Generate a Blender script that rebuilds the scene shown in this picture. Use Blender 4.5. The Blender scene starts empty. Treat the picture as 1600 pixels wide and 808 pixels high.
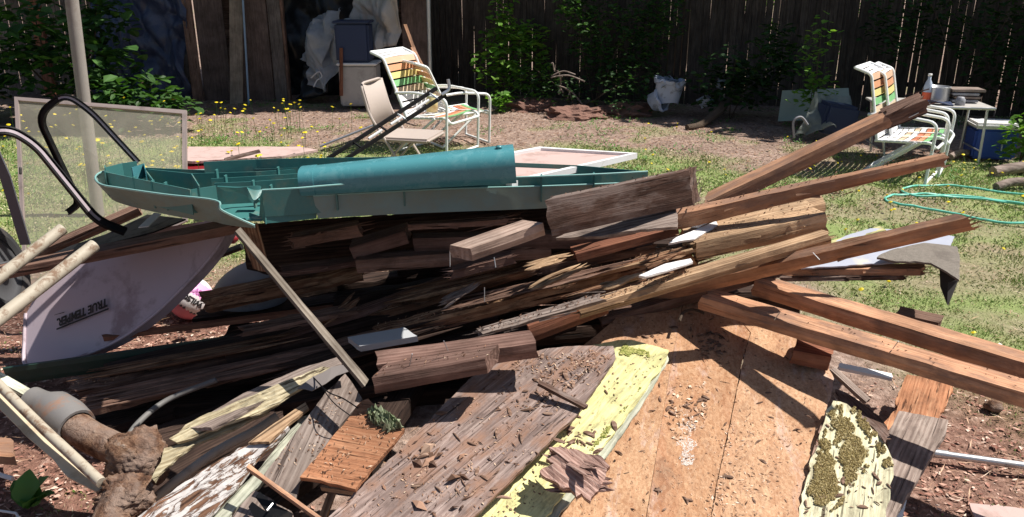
import bpy, bmesh, math, random
import numpy as np
from mathutils import Vector, Matrix, noise
from mathutils.geometry import delaunay_2d_cdt
random.seed(7)
S = bpy.context.scene
COL = S.collection
# ------------------------------------------------------------ camera, sky, sun, exposure
H = 1.6; F = 1256.0; PITCH = math.radians(19.5)
cam = bpy.data.cameras.new('camera'); camo = bpy.data.objects.new('camera', cam); COL.objects.link(camo)
cam.sensor_width = 36; cam.lens = 36 * F / 1600; cam.clip_end = 500; cam.clip_start = .05
camo.location = (0, 0, H); camo.rotation_euler = (math.pi / 2 - PITCH, 0, 0)
S.camera = camo
SUN_EL = math.radians(59); SUN_AZ = math.radians(6)      # azimuth measured from +X towards +Y
sdir = Vector((math.cos(SUN_EL) * math.cos(SUN_AZ), math.cos(SUN_EL) * math.sin(SUN_AZ), math.sin(SUN_EL)))
W = bpy.data.worlds.new('World'); S.world = W; W.use_nodes = True
nt = W.node_tree; nt.nodes.clear()
sky = nt.nodes.new('ShaderNodeTexSky'); sky.sky_type = 'NISHITA'; sky.sun_disc = False
sky.sun_elevation = SUN_EL; sky.sun_rotation = math.atan2(sdir.x, sdir.y)
bg = nt.nodes.new('ShaderNodeBackground'); bg.inputs[1].default_value = 0.052
ow = nt.nodes.new('ShaderNodeOutputWorld'); nt.links.new(sky.outputs[0], bg.inputs[0]); nt.links.new(bg.outputs[0], ow.inputs[0])
sl = bpy.data.lights.new('sun', 'SUN'); sl.energy = 4.8; sl.angle = math.radians(.53); sl.color = (1, .95, .87)
so = bpy.data.objects.new('sun', sl); COL.objects.link(so); so.rotation_euler = sdir.to_track_quat('Z', 'Y').to_euler(); so.location = (4, 2, 8)
S.view_settings.view_transform = 'Standard'; S.view_settings.look = 'None'; S.view_settings.exposure = .6; S.view_settings.gamma = 1
S.cycles.max_bounces = 6; S.cycles.transparent_max_bounces = 16

# ------------------------------------------------------------ geometry helpers
cp, sp_ = math.cos(PITCH), math.sin(PITCH)
def ray(u, v):
    x = (u - 800) / F; y = (404 - v) / F
    return Vector((x, cp + y * sp_, -sp_ + y * cp))
def Z(u, v, z):                                   # the place at height z (metres above ground)
    d = ray(u, v); return Vector((0, 0, H)) + d * ((z - H) / d.z)
def Y(u, v, y):                                   # the place at distance y
    d = ray(u, v); return Vector((0, 0, H)) + d * (y / d.y)
def V(*a): return Vector(a)
def tag(o, label, cat, group=None, kind=None):
    if label: o['label'] = label
    if cat: o['category'] = cat
    if group: o['group'] = group
    if kind: o['kind'] = kind
    return o
def empty(name, loc, label, cat, group=None, rot=None):
    o = bpy.data.objects.new(name, None); COL.objects.link(o); o.location = loc
    if rot: o.rotation_euler = rot
    o.empty_display_size = .1
    return tag(o, label, cat, group)
def link(name, me, parent=None, mat=None):
    o = bpy.data.objects.new(name, me); COL.objects.link(o)
    if mat is not None and not me.materials: me.materials.append(mat)
    if parent is not None:
        o.parent = parent
        p = parent; off = Matrix.Identity(4)
    return o
def wparent(o, parent):                           # parent while keeping world placement
    bpy.context.view_layer.update()
    o.parent = parent; o.matrix_parent_inverse = parent.matrix_world.inverted(); return o
def mesh(name, vs, fs, mat=None, smooth=False, mats=None, fm=None):
    me = bpy.data.meshes.new(name); me.from_pydata([tuple(v) for v in vs], [], fs)
    for m in (mats or ([mat] if mat else [])): me.materials.append(m)
    if fm: me.polygons.foreach_set('material_index', fm)
    if smooth: me.polygons.foreach_set('use_smooth', [True] * len(me.polygons))
    me.update(); return me
def fixn(me):
    b = bmesh.new(); b.from_mesh(me); bmesh.ops.recalc_face_normals(b, faces=b.faces); b.to_mesh(me); b.free()
def place(name, me, M, parent=None, **k):
    o = bpy.data.objects.new(name, me); COL.objects.link(o); o.matrix_world = M
    if parent is not None: wparent(o, parent)
    return o
def frame(O, ax, ay):
    x = ax.normalized(); z = x.cross(ay).normalized(); y = z.cross(x)
    return Matrix(((x.x, y.x, z.x, O.x), (x.y, y.y, z.y, O.y), (x.z, y.z, z.z, O.z), (0, 0, 0, 1)))
SEED = [0]
def nz(p): return noise.noise(p)
def beam(name, label, cat, A, B, C, t, mat, rot=.0015, rag=.004, parent=None, taper=1., B2=None, bow=0, group=None, cav=0, spl=0):
    """plank or beam: A-B is its near top edge, C the far top corner beside A, t its thickness"""
    SEED[0] += 1; sd = SEED[0] * 7.31
    M = frame(A, B - A, C - A)
    if M.col[2].z < 0 and abs(M.col[2].z) > .05: M = frame(A, B - A, A - C); 
    Mi = M.inverted(); L = (B - A).length; c = Mi @ C
    N = max(6, min(150, int(L / (.012 if cav else .022)))); nw = max(1, min(9, int(abs(c.y) / .018))); nt_ = max(1, min(5, int(t / .018)))
    ring = []
    bv = min(.004, t * .2)
    for i in range(nw + 1):
        f = i / nw; ring.append((f, 0., bv if i in (0, nw) else 0))
    for j in range(1, nt_): ring.append((1., j / nt_, 0))
    for i in range(nw + 1): ring.append((1 - i / nw, 1., bv if i in (0, nw) else 0))
    for j in range(1, nt_): ring.append((0., 1 - j / nt_, 0))
    vs = []; R = len(ring)
    for k in range(N + 1):
        s = k / N; x0 = s * L; wsc = 1 + (taper - 1) * s
        for (fy, fz, b) in ring:
            y = c.y * fy * wsc; z = -t * fz * (1 if taper == 1 else (.5 + .5 * wsc)); x = x0 + c.x * fy * (1 - 0 * s)
            q = Vector((x * 3.2 + sd, y * 26, z * 26 + sd)); q2 = Vector((x * 14 + sd, y * 60, z * 60))
            a = rot * (nz(q) * 1.3 + .7 * nz(q2)); a2 = rot * (nz(q + Vector((9, 5, 3))) * 1.3 + .6 * nz(q2 + Vector((3, 7, 1))))
            if cav: 
                h = nz(Vector((x * 6 + sd, y * 22, z * 22))); 
                if h > .12: a2 -= cav * (h - .12) * (1.6 - 1.6 * fz); a += 0
            y += a * (1 if fy > .5 else -1) + (b if fy < .5 else -b); z += a2
            if fz > .5 : z += 0
            e = rag * (nz(Vector((y * 75 + sd, z * 60, s * 3))) + .6 * nz(Vector((y * 190, z * 160 + sd, 0))))
            if k in (0, N): x += e * 1.6
            elif k in (1, N - 1): x += e * .8
            z += bow * math.sin(s * math.pi)
            vs.append((x, y, z))
    fs = []
    for k in range(N):
        for r in range(R):
            a = k * R + r; b_ = k * R + (r + 1) % R
            fs.append((a, a + R, b_ + R, b_) )
    for k, s in ((0, 1), (N, -1)):
        base = k * R; ce = len(vs); m = [sum(vs[base + r][i] for r in range(R)) / R for i in range(3)]; vs.append((m[0] + s * rag * .5, m[1], m[2]))
        for r in range(R): fs.append((base + r, base + (r + 1) % R, ce))
    me = mesh(name, vs, fs, mat); fixn(me)
    if rag >= .01 or spl:
        rs_ = random.Random(int(sd * 100)); vs = []; fs = []
        for q_ in range(spl or 16):
            e_ = rs_.random() < .55; xx = rs_.choice((0, L)) if e_ else rs_.uniform(0, L); yy = rs_.uniform(0, c.y) if e_ else rs_.choice((0, 0, c.y)); z0_ = -rs_.uniform(0, t); ln = rs_.uniform(.02, .075) * (1.6 if rag > .015 else 1); w_ = rs_.uniform(.0015, .004)
            sg = 1 if xx > L / 2 else -1; sg = sg if e_ else rs_.choice((-1, 1)); a_ = V(xx - sg * ln * .35, yy, z0_); b_ = V(xx + sg * ln * .65, yy + (rs_.gauss(0, .12) if e_ else rs_.uniform(.0, .12) * (-1 if yy == 0 else 1)) * ln, z0_ + rs_.gauss(0, .12) * ln); k_ = len(vs)
            vs += [a_ + V(0, -w_, -w_), a_ + V(0, w_, -w_), a_ + V(0, 0, w_ * 1.2), b_]; fs += [(k_, k_ + 1, k_ + 2), (k_, k_ + 3, k_ + 1), (k_ + 1, k_ + 3, k_ + 2), (k_ + 2, k_ + 3, k_)]
        m2 = mesh('tmp', vs, fs, mat); b = bmesh.new(); b.from_mesh(me); b.from_mesh(m2); b.to_mesh(me); b.free(); bpy.data.meshes.remove(m2)
    o = place(name, me, M, parent)
    return tag(o, label, cat, group)
def bundle(name, label, cat, A, B, C, t, n, mat, jag=.12, seed=0, parent=None):
    """fibrous broken board: n pointed slivers side by side, joined"""
    rs_ = random.Random(seed + 77); M = frame(A, B - A, C - A); Mi = M.inverted(); L = (B - A).length; c = Mi @ C; vs = []; fs = []
    for i in range(n):
        y = c.y * (i + .5) / n; w = abs(c.y) / n * rs_.uniform(.7, 1.3) * 1.0; x0 = rs_.uniform(-jag, jag) * L * .6; x1 = L + rs_.uniform(-jag * 2, jag) * L; zt = rs_.uniform(-.3, .5) * t; hh = t * rs_.uniform(.4, 1); K = 9; sk = rs_.gauss(0, .012)
        ph = rs_.uniform(0, 6)
        for k in range(K + 1):
            f = k / K; s = min(1, f * 5 + .12, (1 - f) * (3 + 4 * rs_.random()) + .05); x = x0 + (x1 - x0) * f; yy = y + sk * (f - .5) * 2 + .3 * w * math.sin(ph + f * 7); zz = zt + .25 * t * math.sin(ph * 2 + f * 5)
            for a, b in ((-1, -.2), (-.5, .25), (.6, .15), (1, -.4), (.2, -1), (-.7, -.8)): vs.append((x + rs_.uniform(-.004, .004), yy + a * w * s * rs_.uniform(.8, 1.2), zz + b * hh * s * rs_.uniform(.85, 1.15)))
        q = len(vs) - (K + 1) * 6
        for k in range(K):
            for j in range(6): a = q + k * 6 + j; b = q + k * 6 + (j + 1) % 6; fs.append((a, b, b + 6, a + 6))
        fs.append(tuple(q + j for j in range(6))[::-1]); fs.append(tuple(q + K * 6 + j for j in range(6)))
    me = mesh(name, vs, fs, mat); fixn(me); return tag(place(name, me, M, parent), label, cat)
def resample(pts, step, rag, sd, closed=True):
    out = []; n = len(pts)
    for i in range(n if closed else n - 1):
        a = Vector(pts[i]); b = Vector(pts[(i + 1) % n]); L = (b - a).length; k = max(1, int(L / step))
        d = (b - a).normalized(); pn = Vector((-d.y, d.x))
        for j in range(k):
            p = a + (b - a) * (j / k); 
            r = rag * (nz(Vector((p.x * 30 + sd, p.y * 30, 0))) + .8 * nz(Vector((p.x * 90, p.y * 90 + sd, 3))))
            out.append(p + pn * r)
    return out
def slab(name, label, cat, plane, outline, t, grain, mat, rag=.004, rel=.002, step=.02, parent=None, grid=.035, warp=0, group=None, lay=.3):
    """sheet or board: outline seen on the plane through three real points, t thick, grain along the pixel pair"""
    SEED[0] += 1; sd = SEED[0] * 3.17
    p0, p1, p2 = plane; n = (p1 - p0).cross(p2 - p0).normalized()
    if n.dot(Vector((0, 0, H)) - p0) < 0: n = -n
    O = Vector((0, 0, H))
    def hit(u, v): 
        d = ray(u, v); return O + d * ((p0 - O).dot(n) / d.dot(n))
    g0, g1 = hit(*grain[0]), hit(*grain[1]); x = (g1 - g0).normalized(); y = n.cross(x)
    Q = hit(*outline[0])
    M = Matrix(((x.x, y.x, n.x, Q.x), (x.y, y.y, n.y, Q.y), (x.z, y.z, n.z, Q.z), (0, 0, 0, 1))); Mi = M.inverted()
    pts = [(Mi @ hit(*q)).to_2d() for q in outline]
    area = sum(pts[i].cross(pts[(i + 1) % len(pts)]) if hasattr(pts[i], 'cross') else 0 for i in range(len(pts)))
    if area < 0: pts = pts[::-1]
    ol = resample(pts, step, rag, sd); k = len(ol)
    xs = [p.x for p in ol]; ys = [p.y for p in ol]
    cand = []
    gx = min(xs)
    while gx < max(xs):
        gy = min(ys)
        while gy < max(ys):
            cand.append(Vector((gx + random.uniform(-.3, .3) * grid, gy + random.uniform(-.3, .3) * grid))); gy += grid
        gx += grid
    def inside(p):
        c = False; j = k - 1
        for i in range(k):
            a, b = ol[i], ol[j]
            if (a.y > p.y) != (b.y > p.y) and p.x < (b.x - a.x) * (p.y - a.y) / (b.y - a.y) + a.x: c = not c
            j = i
        return c
    inn = [p for p in cand if inside(p)]
    r = delaunay_2d_cdt(ol + inn, [], [list(range(k))], 1, 1e-5)
    vv, fa, ov = r[0], r[2], r[3]
    def zz(p):
        return rel * (nz(Vector((p.x * 7 + sd, p.y * 34, 0))) + .8 * nz(Vector((p.x * 28, p.y * 70, sd)))) + warp * nz(Vector((p.x * 1.6 + sd, p.y * 1.6, 4)))
    vs = [(p.x, p.y, zz(p)) for p in vv]; fs = [tuple(f) for f in fa]; nT = len(vs)
    idx = {}
    for i, ovs in enumerate(ov):
        for q in ovs:
            if q < k and q not in idx: idx[q] = i
    top = [idx.get(i) for i in range(k)]
    ok = [i for i in top if i is not None]
    # walls in layers
    prev = ok; K = len(ok); L = 3 if t > .006 else 1
    ctr = Vector((sum(xs) / k, sum(ys) / k))
    for l in range(1, L + 1):
        cur = []
        for q in range(K):
            b = vs[ok[q]]; pa = Vector((b[0], b[1])); a0 = Vector(vs[ok[q - 1]][:2]); a1 = Vector(vs[ok[(q + 1) % K]][:2])
            tg = (a1 - a0); tg = tg.normalized() if tg.length > 1e-7 else Vector((1, 0)); inw = Vector((-tg.y, tg.x))
            e = lay * rag * 2 * (nz(Vector((b[0] * 40, b[1] * 40 + sd, l * 3.3)))) if l < L else lay * rag
            pb = pa + inw * e
            cur.append(len(vs)); vs.append((pb.x, pb.y, b[2] - t * l / L))
        for q in range(K):
            fs.append((prev[q], cur[q], cur[(q + 1) % K], prev[(q + 1) % K]))
        prev = cur
    # bottom = copy of the top triangulation where all outline verts are mapped
    mp = {ok[q]: prev[q] for q in range(K)}
    for i in range(nT):
        if i not in mp: mp[i] = len(vs); vs.append((vs[i][0], vs[i][1], vs[i][2] - t))
    for f in fa: fs.append(tuple(mp[i] for i in f)[::-1])
    me = mesh(name, vs, fs, mat); fixn(me)
    o = place(name, me, M, parent)
    return tag(o, label, cat, group)
def sweep(path, prof, closed=True, caps=True, up=Vector((0, 0, 1)), scale=None):
    """sweep a 2-D profile (list of (a,b)) along path; returns verts, faces"""
    n = len(path); vs = []; fs = []; K = len(prof)
    t0 = (path[1] - path[0]).normalized(); nrm = up - t0 * up.dot(t0)
    if nrm.length < 1e-3: nrm = Vector((1, 0, 0)) - t0 * t0.x
    nrm.normalize()
    for i, p in enumerate(path):
        if i == 0: t = t0
        elif i == n - 1: t = (path[i] - path[i - 1]).normalized()
        else: t = ((path[i + 1] - path[i]).normalized() + (path[i] - path[i - 1]).normalized()).normalized()
        nrm = nrm - t * nrm.dot(t); nrm.normalize(); bn = t.cross(nrm)
        s = scale[i] if scale else 1
        for a, b in prof: vs.append(p + (nrm * a + bn * b) * s)
    m = K if closed else K - 1
    for i in range(n - 1):
        for j in range(m):
            a = i * K + j; b = i * K + (j + 1) % K; fs.append((a, b, b + K, a + K))
    if caps and closed: fs.append(tuple(range(K))[::-1]); fs.append(tuple((n - 1) * K + j for j in range(K)))
    return vs, fs
def circ(r, n=10): return [(r * math.cos(2 * math.pi * i / n), r * math.sin(2 * math.pi * i / n)) for i in range(n)]
def smoothpath(pts, k=6, closed=False):
    out = []; n = len(pts)
    for i in range(n - 1):
        p0 = pts[max(i - 1, 0)]; p1 = pts[i]; p2 = pts[i + 1]; p3 = pts[min(i + 2, n - 1)]
        for j in range(k):
            t = j / k
            out.append(.5 * ((2 * p1) + (p2 - p0) * t + (2 * p0 - 5 * p1 + 4 * p2 - p3) * t * t + (3 * p1 - p0 - 3 * p2 + p3) * t ** 3))
    out.append(pts[-1]); return out
def fillet(pts, r=.05, k=5):
    out = [pts[0]]
    for i in range(1, len(pts) - 1):
        a = (pts[i - 1] - pts[i]); b = (pts[i + 1] - pts[i]); rr = min(r, a.length * .45, b.length * .45)
        p = pts[i] + a.normalized() * rr; q = pts[i] + b.normalized() * rr
        for j in range(k + 1):
            t = j / k; out.append(p * (1 - t) ** 2 + pts[i] * 2 * t * (1 - t) + q * t * t)
    out.append(pts[-1]); return out
def tubeo(name, path, r, mat, parent=None, n=10, prof=None, label=None, cat=None, group=None, up=Vector((0, 0, 1)), smooth=True, scale=None, hollow=0):
    pr = prof or circ(r, n); O = path[0].copy(); pl = [p - O for p in path]
    vs, fs = sweep(pl, pr, up=up, scale=scale, caps=not hollow)
    if hollow:
        v2, f2 = sweep(pl, [(a * hollow, b * hollow) for a, b in pr], up=up, scale=scale, caps=False)
        q = len(vs); K = len(pr); vs += v2; fs += [tuple(i + q for i in f)[::-1] for f in f2]
        m = (len(pl) - 1) * K
        for j in range(K):
            j2 = (j + 1) % K
            fs.append((j2, j, j + q, j2 + q)); fs.append((m + j, m + j2, m + j2 + q, m + j + q))
    me = mesh(name, vs, fs, mat, smooth=smooth)
    if smooth and hasattr(me, 'set_sharp_from_angle'): me.set_sharp_from_angle(angle=math.radians(45))
    o = place(name, me, Matrix.Translation(O), parent)
    return tag(o, label, cat, group)
def boxm(name, c, sz, mat, bev=.004, M=None):
    b = bmesh.new(); bmesh.ops.create_cube(b, size=1)
    for v in b.verts: v.co = Vector((v.co.x * sz[0], v.co.y * sz[1], v.co.z * sz[2]))
    if bev: bmesh.ops.bevel(b, geom=b.edges[:], offset=bev, segments=2, affect='EDGES', clamp_overlap=True)
    for v in b.verts: v.co += Vector(c)
    me = bpy.data.meshes.new(name); b.to_mesh(me); b.free(); me.materials.append(mat); return me
def join(parts, name):
    vs, fs = [], []
    for v, f in parts:
        q = len(vs); vs += [Vector(x) for x in v]; fs += [tuple(i + q for i in ff) for ff in f]
    return vs, fs
def lathe(prof, n=24):
    vs = []; fs = []; K = len(prof)
    for i in range(n):
        a = 2 * math.pi * i / n
        for r, z in prof: vs.append((r * math.cos(a), r * math.sin(a), z))
    for i in range(n):
        for j in range(K - 1):
            a = i * K + j; b = ((i + 1) % n) * K + j; fs.append((a, b, b + 1, a + 1))
    return vs, fs
def ribbon(name, top, bot, th, mat, parent=None, smooth=True):
    """wall between two polylines of world points with thickness th"""
    O = top[0].copy(); n = len(top); c = []
    vs = []; fs = []; ms = 3
    for i in range(n):
        t = (top[min(i + 1, n - 1)] - top[max(i - 1, 0)]); h = top[i] - bot[i]; nn = t.cross(h)
        nn = nn.normalized() if nn.length > 1e-9 else Vector((0, 1, 0))
        for s in (0, 1):
            for j in range(ms + 1): vs.append(top[i] + (bot[i] - top[i]) * (j / ms) - O + nn * th * s)
    K = 2 * (ms + 1)
    for i in range(n - 1):
        for j in range(ms):
            a = i * K + j; fs.append((a, a + 1, a + 1 + K, a + K)); a += ms + 1; fs.append((a + K, a + 1 + K, a + 1, a))
        a = i * K; b = a + ms + 1; fs.append((a, a + K, b + K, b)); a += ms; b += ms; fs.append((a, b, b + K, a + K))
    for e in (0, n - 1):
        for j in range(ms): a = e * K + j; b = a + ms + 1; fs.append((a, b, b + 1, a + 1))
    me = mesh(name, vs, fs, mat); fixn(me)
    if smooth:
        me.polygons.foreach_set('use_smooth', [True] * len(me.polygons)); me.set_sharp_from_angle(angle=math.radians(35))
    return place(name, me, Matrix.Translation(O), parent)
def textmesh(s, mat, size=1, ext=.0006):
    cu = bpy.data.curves.new('txt', 'FONT'); cu.body = s; cu.size = size; cu.extrude = ext; cu.offset = .045 * size
    o = bpy.data.objects.new('txt', cu); COL.objects.link(o); bpy.context.view_layer.update()
    me = bpy.data.meshes.new_from_object(o); bpy.data.objects.remove(o); me.materials.clear(); me.materials.append(mat); me.name = 'lettering'; return me
# ------------------------------------------------------------ materials
class NT:
    def __init__(s, name):
        s.m = bpy.data.materials.new(name); s.m.use_nodes = True; s.t = s.m.node_tree; s.t.nodes.clear()
        s.out = s.n('ShaderNodeOutputMaterial')
    def n(s, typ, **k):
        x = s.t.nodes.new(typ)
        for a, b in k.items(): setattr(x, a, b)
        return x
    def l(s, a, b): s.t.links.new(a, b)
    def val(s, sock, v):
        if hasattr(v, 'is_output'): s.l(v, sock)
        else: sock.default_value = v
    def mapping(s, vec, scale, loc=None):
        m = s.n('ShaderNodeMapping'); s.l(vec, m.inputs[0]); m.inputs['Scale'].default_value = scale
        if loc is not None: s.val(m.inputs['Location'], loc)
        return m.outputs[0]
    def noise(s, vec, sc, det=4, rough=.55, dist=0):
        x = s.n('ShaderNodeTexNoise'); s.l(vec, x.inputs[0]); x.inputs['Scale'].default_value = sc; x.inputs['Detail'].default_value = det
        x.inputs['Roughness'].default_value = rough; x.inputs['Distortion'].default_value = dist; return x.outputs[0]
    def ramp(s, f, stops):
        r = s.n('ShaderNodeValToRGB'); s.l(f, r.inputs[0]); e = r.color_ramp.elements
        while len(e) < len(stops): e.new(.5)
        for i, (p, c) in enumerate(stops):
            e[i].position = p; e[i].color = (c[0], c[1], c[2], 1) if hasattr(c, '__len__') else (c, c, c, 1)
        return r.outputs[0]
    def mix(s, f, a, b, mode='MIX'):
        x = s.n('ShaderNodeMix', data_type='RGBA', blend_type=mode)
        s.val(x.inputs[0], f)
        for i, c in ((6, a), (7, b)):
            if hasattr(c, 'is_output'): s.l(c, x.inputs[i])
            else: x.inputs[i].default_value = (c[0], c[1], c[2], 1)
        return x.outputs[2]
    def math(s, op, a, b=0, c=0):
        x = s.n('ShaderNodeMath', operation=op); s.val(x.inputs[0], a); s.val(x.inputs[1], b); s.val(x.inputs[2], c); return x.outputs[0]
    def bsdf(s, col, rough=.8, bump=None, bstr=.3, bdist=.005, spec=.3, metal=0, trans=0):
        p = s.n('ShaderNodeBsdfPrincipled')
        if hasattr(col, 'is_output'): s.l(col, p.inputs['Base Color'])
        else: p.inputs['Base Color'].default_value = (*col, 1)
        s.val(p.inputs['Roughness'], rough); p.inputs['Specular IOR Level'].default_value = spec; p.inputs['Metallic'].default_value = metal
        if bump is not None:
            b = s.n('ShaderNodeBump'); b.inputs['Strength'].default_value = bstr; b.inputs['Distance'].default_value = bdist; s.l(bump, b.inputs['Height']); s.l(b.outputs[0], p.inputs['Normal'])
        s.l(p.outputs[0], s.out.inputs[0]); s.p = p; return s.m
def wood(name, c1, c2, c3, crack=.5, dirt=.3, gs=1., bstr=.6, stain=None, flake=None, rings=.5):
    """grain runs along local X; c1 dark grain, c2 main, c3 light; dirt = dark blotches; flake = leftover paint colour"""
    N = NT(name); tc = N.n('ShaderNodeTexCoord').outputs['Object']; oi = N.n('ShaderNodeObjectInfo')
    off = N.n('ShaderNodeCombineXYZ'); 
    for i, m in enumerate((13.7, 7.3, 5.1)): N.l(N.math('MULTIPLY', oi.outputs['Random'], m), off.inputs[i])
    ad = N.n('ShaderNodeVectorMath', operation='ADD'); N.l(tc, ad.inputs[0]); N.l(off.outputs[0], ad.inputs[1]); v = ad.outputs[0]
    g = N.noise(N.mapping(v, (2.2 * gs, 34 * gs, 34 * gs)), 1.6, 6, .62, .7)
    fine = N.noise(N.mapping(v, (9 * gs, 190 * gs, 190 * gs)), 1.5, 3, .6)
    wv = N.n('ShaderNodeTexWave', wave_type='BANDS', bands_direction='Y'); N.l(N.mapping(v, (.7, 9, 5)), wv.inputs[0]); wv.inputs['Scale'].default_value = 2.2 * gs
    wv.inputs['Distortion'].default_value = 7; wv.inputs['Detail'].default_value = 3; wv.inputs['Detail Scale'].default_value = .8
    gm = N.math('ADD', N.math('MULTIPLY', g, 1 - rings * .4), N.math('MULTIPLY', wv.outputs[1], rings * .4))
    gm = N.math('ADD', N.math('MULTIPLY', gm, .8), N.math('MULTIPLY', fine, .2))
    col = N.ramp(gm, [(.3, c1), (.5, c2), (.72, c3)])
    big = N.noise(v, 5.5, 4, .6); 
    hue = N.ramp(big, [(.35, .72), (.65, 1.18)])
    col = N.mix(1, col, hue, 'MULTIPLY')
    rv = N.math('MULTIPLY_ADD', oi.outputs['Random'], .35, .82); cc = N.n('ShaderNodeCombineXYZ'); [N.l(rv, cc.inputs[i]) for i in range(3)]
    col = N.mix(1, col, cc.outputs[0], 'MULTIPLY')
    ck = N.noise(N.mapping(v, (1.6 * gs, 42 * gs, 42 * gs), (3, 3, 3)), 2.1, 3, .5, .4)
    ckm = N.ramp(ck, [(.62, 0), (.67, 1)])
    col = N.mix(N.math('MULTIPLY', ckm, crack), col, (c1[0] * .35, c1[1] * .33, c1[2] * .33))
    dn = N.noise(N.mapping(v, (7, 16, 16)), 1.7, 6, .7, .5)
    dm = N.ramp(dn, [(.5, 0), (.66, 1)])
    col = N.mix(N.math('MULTIPLY', dm, dirt), col, (.045, .03, .022))
    sp = N.ramp(N.noise(v, 150, 3, .7), [(.63, 0), (.68, 1)])
    col = N.mix(N.math('MULTIPLY', sp, .5 * dirt + .1), col, (.05, .032, .022))
    if stain: 
        sm = N.ramp(N.noise(N.mapping(v, (3, 7, 7), (8, 1, 2)), 2, 5, .65), [(.47, 0), (.6, 1)]); col = N.mix(N.math('MULTIPLY', sm, .8), col, stain)
    if flake:
        fm = N.ramp(N.noise(N.mapping(v, (5, 22, 22), (2, 8, 2)), 2.2, 6, .68, .6), [(.46, 0), (.5, 1)]); fl = N.mix(N.noise(v, 60, 3), flake, (flake[0] * .7, flake[1] * .68, flake[2] * .66)); col = N.mix(fm, col, fl)
    h = N.math('ADD', N.math('MULTIPLY', g, .6), N.math('MULTIPLY', fine, .35)); h = N.math('SUBTRACT', h, N.math('MULTIPLY', ckm, .5 * crack))
    if flake: h = N.math('ADD', h, N.math('MULTIPLY', fm, .25))
    return N.bsdf(col, .86, h, bstr, .006, spec=.2)
def plain(name, c, rough=.5, var=.12, sc=8, dirt=None, damt=.5, bstr=.1, metal=0, spec=.4, dsc=6, thr=.52, bdist=.003):
    N = NT(name); v = N.n('ShaderNodeTexCoord').outputs['Object']
    n = N.noise(v, sc, 5, .6); col = N.mix(n, [x * (1 - var) for x in c], [min(1, x * (1 + var)) for x in c])
    if dirt:
        dm = N.ramp(N.noise(v, dsc, 7, .7, .4), [(thr, 0), (thr + .12, 1)]); col = N.mix(N.math('MULTIPLY', dm, damt), col, dirt)
        rr = N.math('MULTIPLY_ADD', dm, .3, rough)
    else: rr = rough
    return N.bsdf(col, rr, N.noise(v, sc * 9, 4, .6), bstr, bdist, spec=spec, metal=metal)
def leafm(name, c1, c2, tr=.35, back=None):
    N = NT(name); geo = N.n('ShaderNodeNewGeometry'); col = N.mix(geo.outputs['Random Per Island'], c1, c2)
    tc = N.n('ShaderNodeTexCoord').outputs['Object']; col = N.mix(1, col, N.ramp(N.noise(tc, 3, 3), [(.35, .6), (.65, 1.25)]), 'MULTIPLY')
    d = N.n('ShaderNodeBsdfPrincipled'); N.l(col, d.inputs['Base Color']); d.inputs['Roughness'].default_value = .5; d.inputs['Specular IOR Level'].default_value = .25
    t = N.n('ShaderNodeBsdfTranslucent'); N.l(N.mix(1, col, (1.3, 1.5, .6), 'MULTIPLY'), t.inputs[0])
    m = N.n('ShaderNodeMixShader'); m.inputs[0].default_value = tr; N.l(d.outputs[0], m.inputs[1]); N.l(t.outputs[0], m.inputs[2]); N.l(m.outputs[0], N.out.inputs[0]); return N.m
def islandcol(name, stops, rough=.8, spec=.2):
    N = NT(name); geo = N.n('ShaderNodeNewGeometry'); return N.bsdf(N.ramp(geo.outputs['Random Per Island'], stops), rough, spec=spec)
M = {}
M['orange'] = wood('fir_wood', (.30, .145, .085), (.42, .225, .135), (.53, .32, .20), crack=.5, dirt=.32, bstr=.5, rings=.35, stain=(.24, .145, .105))
M['block'] = wood('dull_red_brown_wood', (.09, .048, .038), (.17, .098, .078), (.26, .165, .135), crack=.5, dirt=.4)  # tone of the twin blocks; also swapped in to darken boards in shade
M['jb'] = wood('pinkish_sawn_wood', (.22, .15, .12), (.36, .26, .21), (.48, .37, .31), crack=.6, dirt=.3)
M['chunk'] = wood('splintered_pinkish_wood', (.18, .10, .08), (.36, .22, .18), (.54, .38, .32), crack=1, dirt=.3, gs=1.5, bstr=1.)
M['shadewhite'] = plain('white_paint_shade_grey', (.42, .43, .45), .6, .06, dirt=(.2, .16, .14), damt=.6)  # white turned grey: the block's shade is put into its colour
M['red'] = wood('reddish_wood', (.14, .055, .035), (.25, .10, .06), (.36, .17, .10), crack=.4, dirt=.3)
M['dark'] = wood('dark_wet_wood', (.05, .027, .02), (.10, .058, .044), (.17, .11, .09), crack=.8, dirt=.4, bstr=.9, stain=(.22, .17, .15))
M['grey'] = wood('weathered_wood', (.15, .11, .095), (.27, .21, .18), (.40, .33, .29), crack=.8, dirt=.35, bstr=.8)
M['brown'] = wood('brown_old_wood', (.10, .055, .04), (.19, .11, .08), (.31, .20, .155), crack=.9, dirt=.4, bstr=1.)
M['panel'] = wood('weathered_siding', (.13, .09, .08), (.24, .175, .155), (.42, .33, .29), crack=.9, dirt=.35, bstr=1., gs=1.5, stain=(.27, .15, .10), rings=.2)
M['rot'] = wood('rotten_wood', (.10, .045, .025), (.23, .115, .065), (.50, .33, .20), crack=1., dirt=.7, gs=1.2, bstr=1.)
M['tan'] = wood('tan_old_wood', (.20, .12, .07), (.42, .27, .16), (.62, .45, .29), crack=.8, dirt=.35, bstr=.8)
M['ply'] = wood('plywood_face', (.24, .10, .05), (.42, .19, .10), (.56, .31, .18), crack=.9, dirt=.35, gs=1.3, bstr=.9, rings=.3)
M['yellow'] = wood('yellow_painted_siding', (.42, .38, .19), (.60, .565, .27), (.70, .67, .37), crack=.25, dirt=.5, bstr=.5, rings=.15)
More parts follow.
